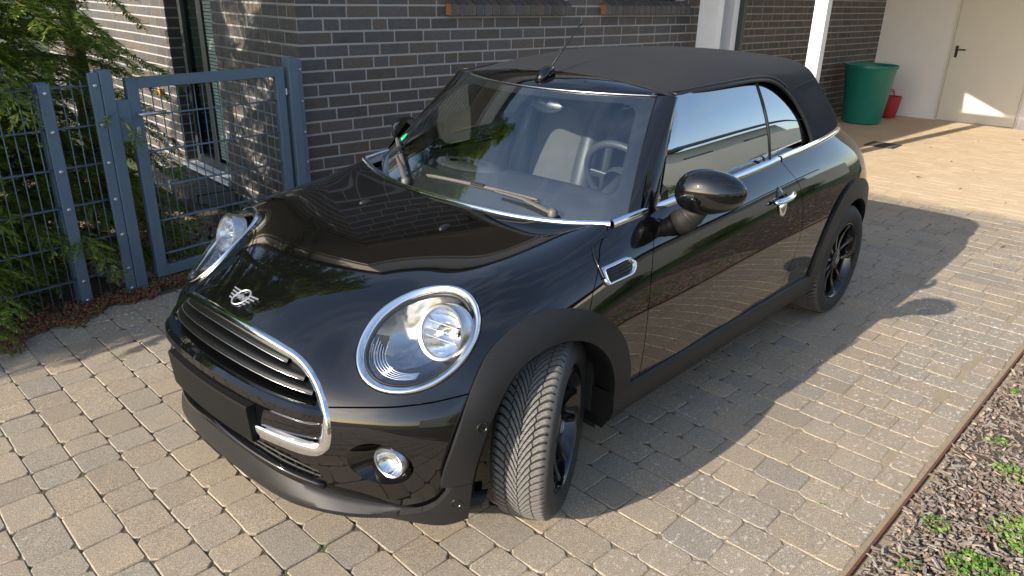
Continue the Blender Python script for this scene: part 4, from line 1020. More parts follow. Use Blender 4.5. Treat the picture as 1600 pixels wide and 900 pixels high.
# --- door handle
for sgn, dr in ((1, door_l), (-1, door_r)):
    yb = body_y(-1.575, .83)
    m = MB(); rows_ = []
    for a in np.linspace(0, 2*math.pi, 29):
        rows_.append([(-1.565+.040*s_*math.cos(a), sgn*(body_y(-1.565, .825+.058*s_*math.sin(a), yb)+d), .822+.060*s_*math.sin(a)) for s_, d in ((1.0, .001), (.95, .005), (.6, .004), (.05, .003))])
    hd = empty('door_handle', parent=car)
    m.grid(rows_); m.obj('handle_cup', M['paint_plain'], hd, smooth=True)
    m = MB(); P_h = []
    for t_ in np.linspace(0, 1, 13):
        x = -1.478-.180*t_; P_h.append((x, sgn*(body_y(x, .838, yb)+.010+.026*math.sin(math.pi*(.10+.80*t_))), .829+.012*t_))
    m.tube(P_h, [.011]+[.0155]*11+[.013], 12, flat=.78); m.obj('handle_grip', M['chrome'], hd, smooth=True)
    m = MB(); m.lathe([(.030, 0), (.027, .014), (.018, .018), (.0005, .019)], 18, Matrix.Translation((-1.565, sgn*(body_y(-1.565, .79, yb)+.002), .792)) @ Matrix.Rotation(-sgn*math.pi/2, 4, 'X') @ Matrix.Diagonal((.75, 1.35, 1, 1))); m.obj('handle_lower_cup', M['chrome'], hd, smooth=True)
# --- side scuttle ornament with indicator
for sgn in (1, -1):
    sc_ = empty('side_scuttle', parent=car)
    def sp(x, z, d): return (x, sgn*(body_y(x, z, .84)+d), z)
    out = rounded([(-.290, .770), (-.288, .820), (-.440, .833), (-.470, .804), (-.440, .776)], [.010, .014, .03, .03, .03], 6)
    out = resample([tuple(p) for p in out], 60, True); c0 = out.mean(0); m = MB(); rows_ = []
    for k in range(61):
        p = out[k % 60]; rows_.append([sp(*(c0+(p-c0)*s_), d) for s_, d in ((1.0, .001), (.98, .009), (.90, .011), (.80, .009), (.74, .003))])
    m.grid(rows_); m.obj('scuttle_frame', M['chrome'], sc_, smooth=True)
    m = MB(); rows_ = []
    for k in range(61):
        p = out[k % 60]; rows_.append([sp(*(c0+(p-c0)*s_), .004+.002*(1-s_)) for s_ in (.78, .5, .05)])
    m.grid(rows_); m.obj('scuttle_insert', M['lampgrey'] if False else M['matte'], sc_, smooth=True)
    m = MB()
    for q in range(4):
        z0 = .781+q*.0105; m.tube([sp(x, z0+(-.31-x)*.06, .0075) for x in np.linspace(-.305, -.425, 7)], .0022, 5)
    m.obj('scuttle_rib', M['paint_plain'], sc_, smooth=True)
    m = MB(); P_c = catmull([(-.290, .790), (-.292, .83), (-.305, .858), (-.335, .879), (-.402, .894)], 6); m.tube([sp(p[0], p[1], .004) for p in P_c], list(np.linspace(.006, .002, len(P_c))), 8); m.obj('scuttle_hook', M['paint_plain'], sc_, smooth=True)
# --- tail lamps, rear bumper details (out of view, seen only from the side)
for sgn in (1, -1):
    h = bvh.ray_cast(Vector((-4, sgn*.56, .72)), Vector((1, 0, 0)))[0]
    tl = empty('tail_lamp', parent=car); Mt = Matrix.Translation(h) @ Vector((-.93, sgn*.35, .1)).to_track_quat('Z', 'Y').to_matrix().to_4x4() @ Matrix.Diagonal((1, 1.25, 1, 1))
    m = MB(); m.lathe([(.10, -.02), (.10, .02), (.09, .026), (.08, .02)], 32, Mt); m.obj('tail_lamp_ring', M['chrome'], tl, smooth=True)
    m = MB(); m.lathe([(.085, .018), (.05, .028), (.0005, .032)], 32, Mt); m.obj('tail_lamp_lens', M['redlens'], tl, smooth=True)

# --- wheels
TR, TW = .309, .196
def tyre_mesh():
    NA = 1672; NU = 66; N = 76
    prof_u = np.linspace(-1, 1, NU); A = np.arange(NA)/NA*2*math.pi
    U, TH = np.meshgrid(prof_u, A)
    hw = .081                                        # half tread width
    au = np.abs(U)
    r = TR-.0035*au**2-.010*np.clip((au-.80)/.20, 0, 1)**2
    sweep = (1-(1-np.clip(au, 0, 1))**2.1)*.30         # grooves sweep back towards the shoulder
    ph = (TH-sweep*1.0)*N/(2*math.pi)+np.where(U > 0, .5, 0); fr = ph-np.floor(ph)
    wdt = .20+.06*au; g = (np.abs(fr-.5) > .5-wdt/2)
    ph2 = ph*3+.25; sipe = (np.abs((ph2-np.floor(ph2))-.5) > .46) & (au > .06) & (au < .97)
    cz = np.abs(U+.018*np.sign(np.sin(TH*N)))<.022
    lg_ = np.abs(au-.50-.02*np.sign(np.sin(ph*2*math.pi)))<.018
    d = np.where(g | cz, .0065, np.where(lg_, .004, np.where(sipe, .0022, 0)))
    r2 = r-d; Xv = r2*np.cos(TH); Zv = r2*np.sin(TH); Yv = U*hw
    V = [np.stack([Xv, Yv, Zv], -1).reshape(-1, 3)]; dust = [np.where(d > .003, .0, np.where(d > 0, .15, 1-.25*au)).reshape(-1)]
    i = np.arange(NA)[:, None]*NU; j = np.arange(NU-1)[None]; i2 = ((np.arange(NA)+1) % NA)[:, None]*NU
    F = [np.stack([i+j, i2+j, i2+j+1, i+j+1], -1).reshape(-1, 4)]
    base = NA*NU; NS = 120
    for sg in (1, -1):                               # sidewalls
        pr = [(.081, TR-.0135), (.090, TR-.022), (.0965, TR-.035), (.098, TR-.052), (.0955, .238), (.089, .222), (.083, .2135), (.074, .205)]
        A2 = np.arange(NS)/NS*2*math.pi
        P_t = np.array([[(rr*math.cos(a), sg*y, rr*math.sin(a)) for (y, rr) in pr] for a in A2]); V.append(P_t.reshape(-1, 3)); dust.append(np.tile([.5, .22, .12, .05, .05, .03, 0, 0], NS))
        k = len(pr); i = np.arange(NS)[:, None]*k; j = np.arange(k-1)[None]; i2 = ((np.arange(NS)+1) % NS)[:, None]*k
        f = np.stack([i+j, i2+j, i2+j+1, i+j+1], -1).reshape(-1, 4)+base; F.append(f if sg > 0 else f[:, ::-1]); base += NS*k
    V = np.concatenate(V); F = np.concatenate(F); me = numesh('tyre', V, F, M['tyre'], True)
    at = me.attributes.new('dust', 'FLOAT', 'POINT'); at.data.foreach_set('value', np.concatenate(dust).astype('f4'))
    me.set_sharp_from_angle(angle=R(28)); return me
def rim_mesh():
    m = MB(); m.smooth = False
    My = Matrix.Rotation(-math.pi/2, 4, 'X')          # lathe axis -> +y (outer face)
    m.lathe([(.2125, .082), (.2125, .087), (.209, .0885), (.204, .084), (.200, .072), (.192, .050), (.188, .0), (.188, -.06), (.205, -.082)], 72, My)
    m.lathe([(.058, .048), (.056, .060), (.046, .066), (.034, .066), (.0325, .062)], 36, My)
    for k in range(10):
        a0 = 2*math.pi*(k//2)/5+(.0 if k % 2 else 2*math.pi/10*1.0)
        a0 = 2*math.pi*k/10
        da = .055*(1 if k % 2 else -1)
        def pt(r_, a, y): return Vector((r_*math.cos(a), y, r_*math.sin(a)))
        rows_ = []
        for t in np.linspace(0, 1, 7):
            r_ = .045+(.205-.045)*t; a = a0+da*t**1.3; w = .0125-.004*math.sin(math.pi*t)+.004*t**4; y = .058+.018*t-.014*math.sin(math.pi*t)
            tn = Vector((-math.sin(a), 0, math.cos(a))); c_ = pt(r_, a, y)
            rows_.append([c_-tn*w*1.15+Vector((0, -.022, 0)), c_-tn*w+Vector((0, -.004, 0)), c_-tn*w*.6, c_+tn*w*.6, c_+tn*w+Vector((0, -.004, 0)), c_+tn*w*1.15+Vector((0, -.022, 0))])
        m.grid(rows_)
    return m
tm = tyre_mesh(); rm = rim_mesh().mesh('rim', M['rim'], True); rm.set_sharp_from_angle(angle=R(35))
cap = MB(); My = Matrix.Rotation(-math.pi/2, 4, 'X'); cap.lathe([(.0325, .060), (.032, .0665), (.028, .068), (.0005, .0685)], 30, My); capm = cap.mesh('wheel_centre_cap', M['paint_plain'], True)
ring_ = MB(); ring_.lathe([(.0215, .0682), (.0215, .0700), (.0195, .0700), (.0195, .0682)], 30, My)
for sg in (1, -1):
    for q in range(3): ring_.box((sg*(.026), .069, -.004+.004*q), (.008, .0015, .0018))
ringm = ring_.mesh('cap_emblem', M['satin'], True)
bolt = MB(); bolt.lathe([(.010, .05), (.010, .061), (.0085, .063), (.0005, .063)], 8, My); boltm = bolt.mesh('wheel_bolt', M['disc'])
dsc = MB(); dsc.lathe([(.075, .02), (.138, .02), (.138, .0), (.075, .0)], 48, My); dsc.lathe([(.0005, .045), (.072, .045), (.075, .02)], 36, My); dscm = dsc.mesh('brake_disc', M['disc'], True); dscm.set_sharp_from_angle(angle=R(35))
cal = MB(); cal.box((.125, .012, .04), (.07, .07, .16), None, .015); calm = cal.mesh('brake_caliper', M['liner'])
def wheel(x, y, sgn, steer=0, spin=0):
    w_ = empty('wheel', (x, y, TR-.001), (0 if sgn > 0 else math.pi)+steer, car)
    for nm, me in (('tyre', tm), ('rim', rm), ('wheel_centre_cap', capm), ('brake_disc', dscm), ('brake_caliper', calm)):
        o = link(nm, me, w_)
        if nm in ('tyre', 'rim', 'wheel_centre_cap'): o.rotation_euler = (0, spin, 0)
        if nm == 'rim':
            pass
    link('cap_emblem', ringm, w_)
    for k in range(4):
        a = 2*math.pi*k/4+.4; link('wheel_bolt', boltm, w_, None, (.046*math.cos(a), -.004, .046*math.sin(a)))
STEER = R(26.5)
wheel(-.085, .744, 1, STEER, .2); wheel(.0, -.744, -1, STEER, .5); wheel(-2.508, .740, 1, 0, .45); wheel(-2.508, -.740, -1, 0, .1)
# ------------------------------------------------------------------ THE SETTING
CM = np.array(cam.matrix_world); CR = CM[:3, :3]; CT = CM[:3, 3]; FX = 1151.77
def px(P):
    P = np.atleast_2d(P)-CT; q = P@CR; z = -q[:, 2]; return np.stack([800+FX*q[:, 0]/z, 450-FX*q[:, 1]/z, z], 1)
def inframe(P, mrg=10):
    q = px(P); return ((q[:, 2] > .1) & (q[:, 0] > -mrg) & (q[:, 0] < 1600+mrg) & (q[:, 1] > -mrg) & (q[:, 1] < 900+mrg))
gd = MB(); gd.add([(-400, -400, -.06), (400, -400, -.06), (400, 400, -.06), (-400, 400, -.06)], [(0, 1, 2, 3)]); tag(gd.obj('ground', M['meadow']), kind='structure')
# paving
SK = .028
def gp(a, y): return (1.107-.137*a+SK*(y+.5), y)               # a in rows
drive = empty('driveway'); tag(drive, kind='structure')
m = MB(); m.add([(4.6, -2.02, -.0045), (4.7, .75, -.0045), (-5.25, .75, -.0045), (-5.25, -2.2, -.0045)], [(0, 1, 2, 3)]); m.add([(4.7, .75, -.0045), (4.7, 1.66, -.0030), (-5.25, 1.66+.2, -.0030), (-5.25, .75, -.0045)], [(0, 1, 2, 3)]); m.add([(-5.25, -2.2, -.0045), (-5.25, .75, -.0045), (-5.25, 1.86, -.003), (-5.6, 1.86, -.0006), (-5.6, -2.2, -.0006)], [(0, 1, 2, 3, 4)]); m.add([(-5.6, -2.2, -.0006), (-5.6, 1.86, -.0006), (-11.3, 2.08, -.0006), (-11.3, -2.2, -.0006)], [(0, 1, 2, 3)])
m.add([(4.6, -2.02, -.0045), (-11.2, -2.2, -.0085), (-11.2, -2.2, -.2), (4.6, -2.02, -.2)], [(0, 1, 2, 3)]); m.obj('joint_sand', M['joint'], drive)
def paver_mesh(w, l, sd):
    r_ = random.Random(sd); m = MB(); g = .0009; a, b = w/2-g, l/2-g; c = [r_.uniform(.003, .020) for _ in range(4)]; h = .0; bv_ = .0035
    def ring(e, z):
        P_ = []
        for k, (sx, sy) in enumerate(((1, 1), (-1, 1), (-1, -1), (1, -1))):
            x, y = sx*(a-e), sy*(b-e); cc = c[k]
            p1, p2 = (x, y-sy*cc), (x-sx*cc, y)
            if sx*sy < 0: p1, p2 = p2, p1
            for p in (p1, p2): P_.append((p[0], p[1], z))
        return P_
    jit = [(r_.uniform(-.003, .002), r_.uniform(-.003, .002)) for _ in range(8)]
    R1 = [(p[0]+j[0], p[1]+j[1], p[2]) for p, j in zip(ring(bv_, h), jit)]; R2 = [(p[0]+j[0], p[1]+j[1], p[2]) for p, j in zip(ring(0, h-.003), jit)]; R3 = [(p[0], p[1], -.03) for p in R2]
    fs = [tuple(range(8))]+[(k, k+8, (k+1) % 8+8, (k+1) % 8) for k in range(8)]+[(k+8, k+16, (k+1) % 8+16, (k+1) % 8+8) for k in range(8)]
    m.add(R1+R2+R3, fs); return m
types = [.118, .140, .175, .205, .105]
PM = {(ti, v): paver_mesh(.137, L_, 31*ti+v) for ti, L_ in enumerate(types) for v in range(6)}
PMm = {k: v.mesh('paver', M['paver']) for k, v in PM.items()}
pav = []
for a in range(-24, 90):
    y = -2.06+random.uniform(-.06, .06); last = -1
    while True:
        ti = random.choices([1, 2, 3, 0], [.42, .40, .14, .04])[0]
        lim = 1.552+(.137*(a-14)*.028)*.9
        if y+types[ti] > lim+.02: break
        L_ = types[ti]; x0, _ = gp(a+.5, y+L_/2); pav.append((x0, y+L_/2, ti)); y += L_
    # infill to the edging course, then the edging stone
    gap = lim-y
    if gap > .05: pav.append((gp(a+.5, y+gap/2)[0], y+gap/2, ('g', gap)))
    pav.append((gp(a+.5, lim+.053)[0], lim+.053, 4))
sc_l = []
for (x, y, ti) in pav:
    q = px([(x, y, 0)])[0]; vis = q[2] > .3 and -30 < q[0] < 1630 and -30 < q[1] < 930
    under = (-3.0 < x < .45 and abs(y) < .62)
    sc_l.append((0 if (not vis or under or not isinstance(ti, int)) else 1/q[2]**2))
order = np.argsort(sc_l)[::-1]; single = set(int(i) for i in order[:298] if sc_l[int(i)] > 0)
rest = MB(); ROTZ = -math.atan(SK)
for i, (x, y, ti) in enumerate(pav):
    v = random.randrange(6); fl = random.random() < .5; rz = ROTZ+(math.pi if fl else 0)+random.uniform(-.008, .008)
    dz = random.uniform(-.0015, .0015); tx, ty = random.uniform(-.008, .008), random.uniform(-.008, .008)
    if i in single:
        o = link('paver', PMm[(ti, v)], drive, None, (x, y, dz), (tx, ty, rz))
    else:
        src = PM[(ti, v)] if isinstance(ti, int) else paver_mesh(.137, ti[1], i)
        Mt = Matrix.Translation((x, y, dz)) @ Matrix.Rotation(rz, 4, 'Z') @ Matrix.Rotation(tx, 4, 'X')
        rest.add([Mt @ Vector(p) for p in src.v], src.f)
tag(rest.obj('paver_field', M['paver'], drive), kind='stuff')
# drain cover
dc = empty('drain_cover', (-8.15, -.72, .004)); tag(dc, 'small dark iron drain cover set in the sandy paving behind the car', 'drain cover')
m = MB(); m.box((0, 0, 0), (.34, .34, .012), None, .002); m.obj('drain_frame', M['iron'], dc)
for k in range(7): m = MB(); m.box((-.12+.04*k, 0, .007), (.018, .27, .008)); m.obj('drain_bar', M['iron'], dc)

# ---- house
F0 = np.array([-1.1823, -2.3565]); ye = 3.0625; E_ = np.array([math.cos(ye), math.sin(ye)]); Nn_ = np.array([.0790, .99687])
def fp(s, n, z): p = F0+E_*s+Nn_*n; return (p[0], p[1], z)
house = empty('brick_house', fp(0, 0, 0)); tag(house, 'house of dark clinker brick with grey joints, window sills of upright bricks and beige eaves', 'house')
hinv = Matrix.Translation(Vector(fp(0, 0, 0))).inverted()
def hobj(m, name, mt, par=house, **k):
    m.v = [tuple(hinv @ Vector(p)) for p in m.v]; return m.obj(name, mt, par, **k)
BW, BH, JT, CO = .240, .0695, .0138, .08333; Z0 = 1.5476
def prism(fr, s0, s1, z0, z1, n0, n1):   # fr: (origin, along, out)
    o_, e_, n_ = fr
    def P_(s, n, z): p = o_+e_*s+n_*n; return (p[0], p[1], z)
    return [P_(s0, n0, z0), P_(s1, n0, z0), P_(s1, n0, z1), P_(s0, n0, z1), P_(s0, n1, z0), P_(s1, n1, z0), P_(s1, n1, z1), P_(s0, n1, z1)]
def mortar(fr, holes, s0, s1, z0, z1, th=.2):
    m = MB(); ss = sorted({s0, s1, *[h[0] for h in holes], *[h[1] for h in holes]}); zz = sorted({z0, z1, *[h[2] for h in holes], *[h[3] for h in holes]})
    for a, b in zip(ss, ss[1:]):
        for c_, d in zip(zz, zz[1:]):
            cs_, cz_ = (a+b)/2, (c_+d)/2
            if any(h[0] < cs_ < h[1] and h[2] < cz_ < h[3] for h in holes): continue
            m.add(prism(fr, a, b, c_, d, -.0015, -th), [(0, 1, 2, 3), (5, 4, 7, 6), (0, 4, 5, 1), (3, 2, 6, 7), (0, 3, 7, 4), (1, 5, 6, 2)])
    return m
bricks = []
def lay(fr, holes, s0, s1, z0, z1, seed, first=None):
    r_ = random.Random(seed); k0 = int(math.floor((Z0-z1)/CO))-1; k1 = int(math.ceil((Z0-z0)/CO))+1
    for k in range(k0, k1):
        zt = Z0-k*CO-JT/2; zb = zt-BH
        if zb < z0-.02 or zt > z1+.02: continue
        s = s0; firstw = (.1815 if k % 3 == 1 else .1115 if k % 3 == 0 else .2400) if first is None else first[k % len(first)]
        w = firstw; prevh = False
        while s < s1-.02:
            e = min(s+w, s1)
            segs = [(s, e)]
            for h in holes:
                if zb+BH/2 > h[2] and zb+BH/2 < h[3]:
                    ns = []
                    for a, b in segs:
                        if b <= h[0] or a >= h[1]: ns.append((a, b)); continue
                        if a < h[0]: ns.append((a, h[0]))
                        if b > h[1]: ns.append((h[1], b))
                    segs = ns
            for a, b in segs:
                if b-a > .02: bricks.append((fr, a, b, zb, zt))
            s += w+.0115
            hd_ = (r_.random() < .17) and not prevh; prevh = hd_; w = .115 if hd_ else .240
FR1 = (F0, E_, Nn_)
FR2 = (F0, -Nn_, np.array([.99687, -.0790])*1.0)                # side wall, running back from the corner, facing +x
FR3 = (F0-Nn_*.33, E_, Nn_)
win1 = [(1.245, 2.490, 1.545, 2.42), (2.985, 4.215, 1.545, 2.42)]
win2 = [(1.40, 2.42, .10, 2.42)]
for fr, holes, s0, s1, sd in ((FR1, win1, 0, 4.62, 3), (FR2, win2, 0.0, 7.0, 5), (FR3, [], 4.66, 10.2, 9)):
    zt = 2.5
    m = mortar(fr, holes, (.006 if fr is FR2 else s0), s1, -.1, zt); hobj(m, 'wall', M['mortar'])
    lay(fr, holes, s0+(.0 if fr is not FR2 else .008), s1, -.02, zt, sd, None if fr is FR1 else (.115, .24, .17, .24))
# window reveals in the side wall (far cheek, in brick)
FR4 = (F0-Nn_*2.42+np.array([.99687, -.079])*(-.004), -np.array([.99687, -.0790]), Nn_)
lay(FR4, [], 0.0, .16, .10, 2.42, 11, (.16, .16))
bs = []
for b in bricks:
    fr, a, c_, zb, zt = b; p = fr[0]+fr[1]*(a+c_)/2; q = px([(p[0], p[1], (zb+zt)/2)])[0]
    facing = (CT[:2]-p)@fr[2] > 0
    hidden = fr is FR1 and q[1] > 60+0.0 and False
    bs.append(((c_-a)*abs((CT[:2]-p)@fr[2])/np.linalg.norm(CT[:2]-p)/q[2]**2) if (q[2] > 0 and -20 < q[0] < 1620 and -20 < q[1] < 600 and facing) else 0)
    # behind the car body: skip the lowest courses of the facade
    if fr is FR1 and ((zb < .62 and a > .5) or (zb < .35)): bs[-1] = 0
order = np.argsort(bs)[::-1]; single = set(int(i) for i in order[:296] if bs[int(i)] > 0)
bm_cache = {}
def brick_mesh(L_, sd):
    k = (round(L_, 2), sd)
    if k not in bm_cache:
        r_ = random.Random(hash(k) % 1000); m = MB(); e = .003; n1 = .002
        a, b = L_/2, BH/2
        R1 = [(x*(a-e)+r_.uniform(-.0008, .0008), y*(b-e)+r_.uniform(-.0008, .0008)) for x, y in ((-1, -1), (1, -1), (1, 1), (-1, 1))]; R2 = [(x*a+r_.uniform(-.001, .001), y*b+r_.uniform(-.001, .001)) for x, y in ((-1, -1), (1, -1), (1, 1), (-1, 1))]
        # local: x along wall, y out of wall, z up
        vs = [(p[0], n1, p[1]) for p in R1]+[(p[0], n1-.002, p[1]) for p in R2]+[(p[0], -.012, p[1]) for p in R2]
        fs = [(0, 1, 2, 3)]+[(k_, k_+4, (k_+1) % 4+4, (k_+1) % 4) for k_ in range(4)]+[(k_+4, k_+8, (k_+1) % 4+8, (k_+1) % 4+4) for k_ in range(4)]
        m.add(vs, [f[::-1] for f in fs]); bm_cache[k] = (m, m.mesh('brick', M['brick']))
    return bm_cache[k]
rest = MB()
for i, (fr, a, c_, zb, zt) in enumerate(bricks):
    m_, me = brick_mesh(c_-a, i % 5); p = fr[0]+fr[1]*(a+c_)/2; sgn = 1 if (fr[1][0]*fr[2][1]-fr[1][1]*fr[2][0]) > 0 else -1
    Mt = Matrix(((fr[1][0]*1.0, fr[2][0], 0, p[0]), (fr[1][1], fr[2][1], 0, p[1]), (0, 0, 1, (zb+zt)/2), (0, 0, 0, 1)))
    if sgn < 0:
        Mt = Mt @ Matrix.Diagonal((-1, 1, 1, 1))
    if i in single:
        o = link('brick', me, house); o.matrix_parent_inverse = Matrix(); o.matrix_local = hinv @ Mt
    else: rest.add([Mt @ Vector(v) for v in m_.v], m_.f)
tag(hobj(rest, 'brick_field', M['brick']), kind='stuff')
# upright brick sills
for (s0, s1) in ((1.215, 2.52), (2.955, 4.245)):
    sl_ = MB(); sl_.add(prism(FR1, s0+.004, s1-.004, 1.484, 1.552, -.02, .046), [(0, 1, 2, 3), (5, 4, 7, 6), (0, 4, 5, 1), (3, 2, 6, 7), (0, 3, 7, 4), (1, 5, 6, 2)]); sill = hobj(sl_, 'window_sill', M['mortar'])
    n = int(round((s1-s0)/.0815)); w = (s1-s0)/n
    for k in range(n):
        a = s0+w*k+.005; b = s0+w*(k+1)-.005; m = MB(); P_ = prism(FR1, a, b, 1.478, 1.562, -.02, .052); P_[6] = (*P_[6][:2], 1.556); P_[7] = (*P_[7][:2], 1.556); P_[2] = (*P_[2][:2], 1.60); P_[3] = (*P_[3][:2], 1.60)
        m.add(P_, [(3, 2, 1, 0), (4, 5, 6, 7), (1, 5, 4, 0), (7, 6, 2, 3), (4, 7, 3, 0), (2, 6, 5, 1)])
        if k == 0: m.mi = 0
        o = hobj(m, 'brick', M['brick'])
    m = MB(); m.add(prism(FR1, s0-.004, s0+.004, 1.480, 1.56, -.02, .050), [(0, 1, 2, 3), (5, 4, 7, 6), (0, 4, 5, 1), (3, 2, 6, 7), (0, 3, 7, 4), (1, 5, 6, 2)]); hobj(m, 'sill_end', M['brickred'])
# windows
def window(fr, s0, s1, z0, z1, n, mull=(), blind=False, sills=0.05):
    def box(m, a, b, c_, d, n0, n1): m.add(prism(fr, a, b, c_, d, n0, n1), [(0, 1, 2, 3), (5, 4, 7, 6), (0, 4, 5, 1), (3, 2, 6, 7), (0, 3, 7, 4), (1, 5, 6, 2)])
    m = MB(); w = .07
    box(m, s0, s0+w, z0, z1, n, n-.07); box(m, s1-w, s1, z0, z1, n, n-.07); box(m, s0+w, s1-w, z0, z0+w, n, n-.07); box(m, s0+w, s1-w, z1-w, z1, n, n-.07)
    for q in mull: box(m, q-.05, q+.05, z0+w, z1-w, n+.002, n-.072)
    fo = hobj(m, 'window', M['winframe'])
    ed = [s0+w]+[q+sg*.05 for q in mull for sg in (-1, 1)]+[s1-w]
    for a, b in zip(ed[::2], ed[1::2]):
        m = MB(); box(m, a, b, z0+w, z1-w, n-.03, n-.036); g = m; g.v = [tuple(hinv @ Vector(p)) for p in g.v]; g.obj('window_pane', M['houseglass'], fo)
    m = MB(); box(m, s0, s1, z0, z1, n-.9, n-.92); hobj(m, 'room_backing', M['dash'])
    return fo
window(FR1, 1.247, 2.488, 1.552, 2.418, -.12, (1.87,)); window(FR1, 2.987, 4.213, 1.552, 2.418, -.12, (3.6,)); wd = window(FR2, 1.403, 2.417, .12, 2.418, -.11, (1.93,))
m = MB(); k = 0
while .25+k*.028 < 2.3:
    z = .22+k*.028; P_ = prism(FR2, 1.475, 1.875, z, z+.022, -.125, -.131); m.add(P_, [(0, 1, 2, 3), (5, 4, 7, 6), (3, 2, 6, 7)]); k += 1
m.v = [tuple(hinv @ Vector(p)) for p in m.v]; m.obj('blind_slats', M['blind'], wd); 
m = MB(); m.add(prism(FR2, 1.40, 2.42, .085, .12, .03, -.10), [(0, 1, 2, 3), (5, 4, 7, 6), (0, 4, 5, 1), (3, 2, 6, 7), (0, 3, 7, 4), (1, 5, 6, 2)]); hobj(m, 'door_threshold', M['whitepost'])
stp = MB(); stp.add(prism(FR2, 1.36, 2.50, -.05, .055, .0, .30), [(0, 1, 2, 3), (5, 4, 7, 6), (0, 4, 5, 1), (3, 2, 6, 7), (0, 3, 7, 4), (1, 5, 6, 2)]); step = hobj(stp, 'door_step', M['mortar'])
for k in range(13):
    a = 1.36+k*.0875; m = MB(); m.add(prism(FR2, a+.005, a+.082, -.04, .066, .004, .31), [(0, 3, 2, 1), (4, 5, 6, 7), (0, 1, 5, 4), (3, 7, 6, 2), (0, 4, 7, 3), (1, 2, 6, 5)]); hobj(m, 'brick', M['brick'])
# eaves: soffit and fascia
m = MB()
def hb(m, x0, x1, y0, y1, z0, z1): m.box(((x0+x1)/2, (y0+y1)/2, (z0+z1)/2), (x1-x0, y1-y0, z1-z0))
def poly_prism(m, P, z0, z1):
    n = len(P); m.add([(p[0], p[1], z0) for p in P]+[(p[0], p[1], z1) for p in P], [tuple(range(n))[::-1], tuple(range(n, 2*n))]+[(k, (k+1) % n, (k+1) % n+n, k+n) for k in range(n)])
def fp2(s, n): return fp(s, n, 0)[:2]
poly_prism(m, [fp2(-.40, -7), fp2(-.40, .50), fp2(4.55, .50), fp2(4.55, -7)][::-1], 2.52, 2.56); hobj(m, 'soffit', M['beige'])
m = MB(); poly_prism(m, [fp2(-.43, -7), fp2(-.43, .53), fp2(4.58, .53), fp2(4.58, -7)][::-1], 2.563, 2.86); hobj(m, 'fascia', M['beige'])
m = MB(); poly_prism(m, [fp2(-.5, -7), fp2(-.5, .60), fp2(4.6, .60), fp2(4.6, -7)][::-1], 2.863, 2.93); hobj(m, 'flat_roof', M['roofdark'])
m = MB(); m.add(prism(FR1, .0, 4.6, 2.5, 2.519, -.01, -.2), [(0, 1, 2, 3), (5, 4, 7, 6), (0, 4, 5, 1), (3, 2, 6, 7), (0, 3, 7, 4), (1, 5, 6, 2)]); hobj(m, 'wall_plate', M['beige'])
# ---- carport at the end of the drive
cp = empty('carport', (-8.3, 0, 0)); tag(cp, 'covered carport with a white rendered end wall and white posts behind the car', 'carport')
def cobj(m, name, mt, par=cp): m.v = [(p[0]+8.3, p[1], p[2]) for p in m.v]; return m.obj(name, mt, par)
FR5 = (np.array([-10.98, 0]), np.array([0, 1.]), np.array([1., 0]))
m = mortar(FR5, [(-.915, .150, -.1, 2.05)], -2.4, 1.7, -.1, 3.0); cobj(m, 'end_wall', M['white'])
m = MB(); hb(m, -11.2, -5.55, -4.2, 1.75, 2.96, 3.05); cobj(m, 'carport_roof', M['white'])
m = MB(); hb(m, -5.595, -5.47, -2.0, 1.75, 2.49, 2.598); cobj(m, 'roof_beam', M['whitepost'])
tri = [(-1.33, 2.86), (-1.31, 2.602), (-.76, 2.602)]  # hole added in the unseen fascia to throw a sunlit triangle on the door
m = MB()
for P_ in ([(-4.2, 2.6), (-1.31, 2.6), (-1.33, 2.86), (-1.33, 2.958), (-4.2, 2.958)], [(-1.33, 2.86), (-.76, 2.6), (-.76, 2.958), (-1.33, 2.958)], [(-.76, 2.6), (1.75, 2.6), (1.75, 2.958), (-.76, 2.958)]):
    n = len(P_); m.add([(-5.60, p[0], p[1]) for p in P_]+[(-5.63, p[0], p[1]) for p in P_], [tuple(range(n)), tuple(range(n, 2*n))[::-1]]+[(k, k+n, (k+1) % n+n, (k+1) % n) for k in range(n)])
cobj(m, 'sun_hole_fascia', M['whitepost'])
m = MB(); hb(m, -6.25, -6.14, -1.02, -.895, 0, 2.22); cobj(m, 'carport_post', M['whitepost'])
m = MB(); hb(m, -5.59, -5.48, -1.91, -1.70, 0, 2.487); cobj(m, 'carport_post', M['whitepost'])
m = MB(); hb(m, -6.06, -5.95, -2.2, -1.775, 0, 2.9); cobj(m, 'wall_pier', M['white'])
m = MB(); hb(m, -6.13, -6.065, -2.2, -1.725, 0, 2.9); cobj(m, 'pier_frame', M['winframe'])
m = MB(); hb(m, -11.1, -10.9, 1.55, 1.70, 0, 2.96); cobj(m, 'corner_post', M['whitepost'])
sd_ = empty('steel_door', (-10.97, -.38, 0)); tag(sd_, 'cream steel door with black lever handle in the white carport wall', 'door')
def dobj(m, name, mt, par=sd_): m.v = [(p[0]+10.97, p[1]+.38, p[2]) for p in m.v]; return m.obj(name, mt, par)
m = MB(); hb(m, -11.02, -10.972, -.880, .118, .012, 2.02); dobj(m, 'door_leaf', M['doorm'])
m = MB(); hb(m, -11.03, -10.966, -.912, -.886, 0, 2.045); hb(m, -11.03, -10.966, .124, .148, 0, 2.045); hb(m, -11.03, -10.966, -.886, .124, 2.024, 2.045); dobj(m, 'door_frame', M['doorm'])
m = MB(); hb(m, -10.972, -10.962, -.832, -.796, .90, 1.06); m.box((-10.972+.008, -.814, .95), (.012, .03, .10), None, .004); ho = dobj(m, 'handle_plate', M['blackp'])
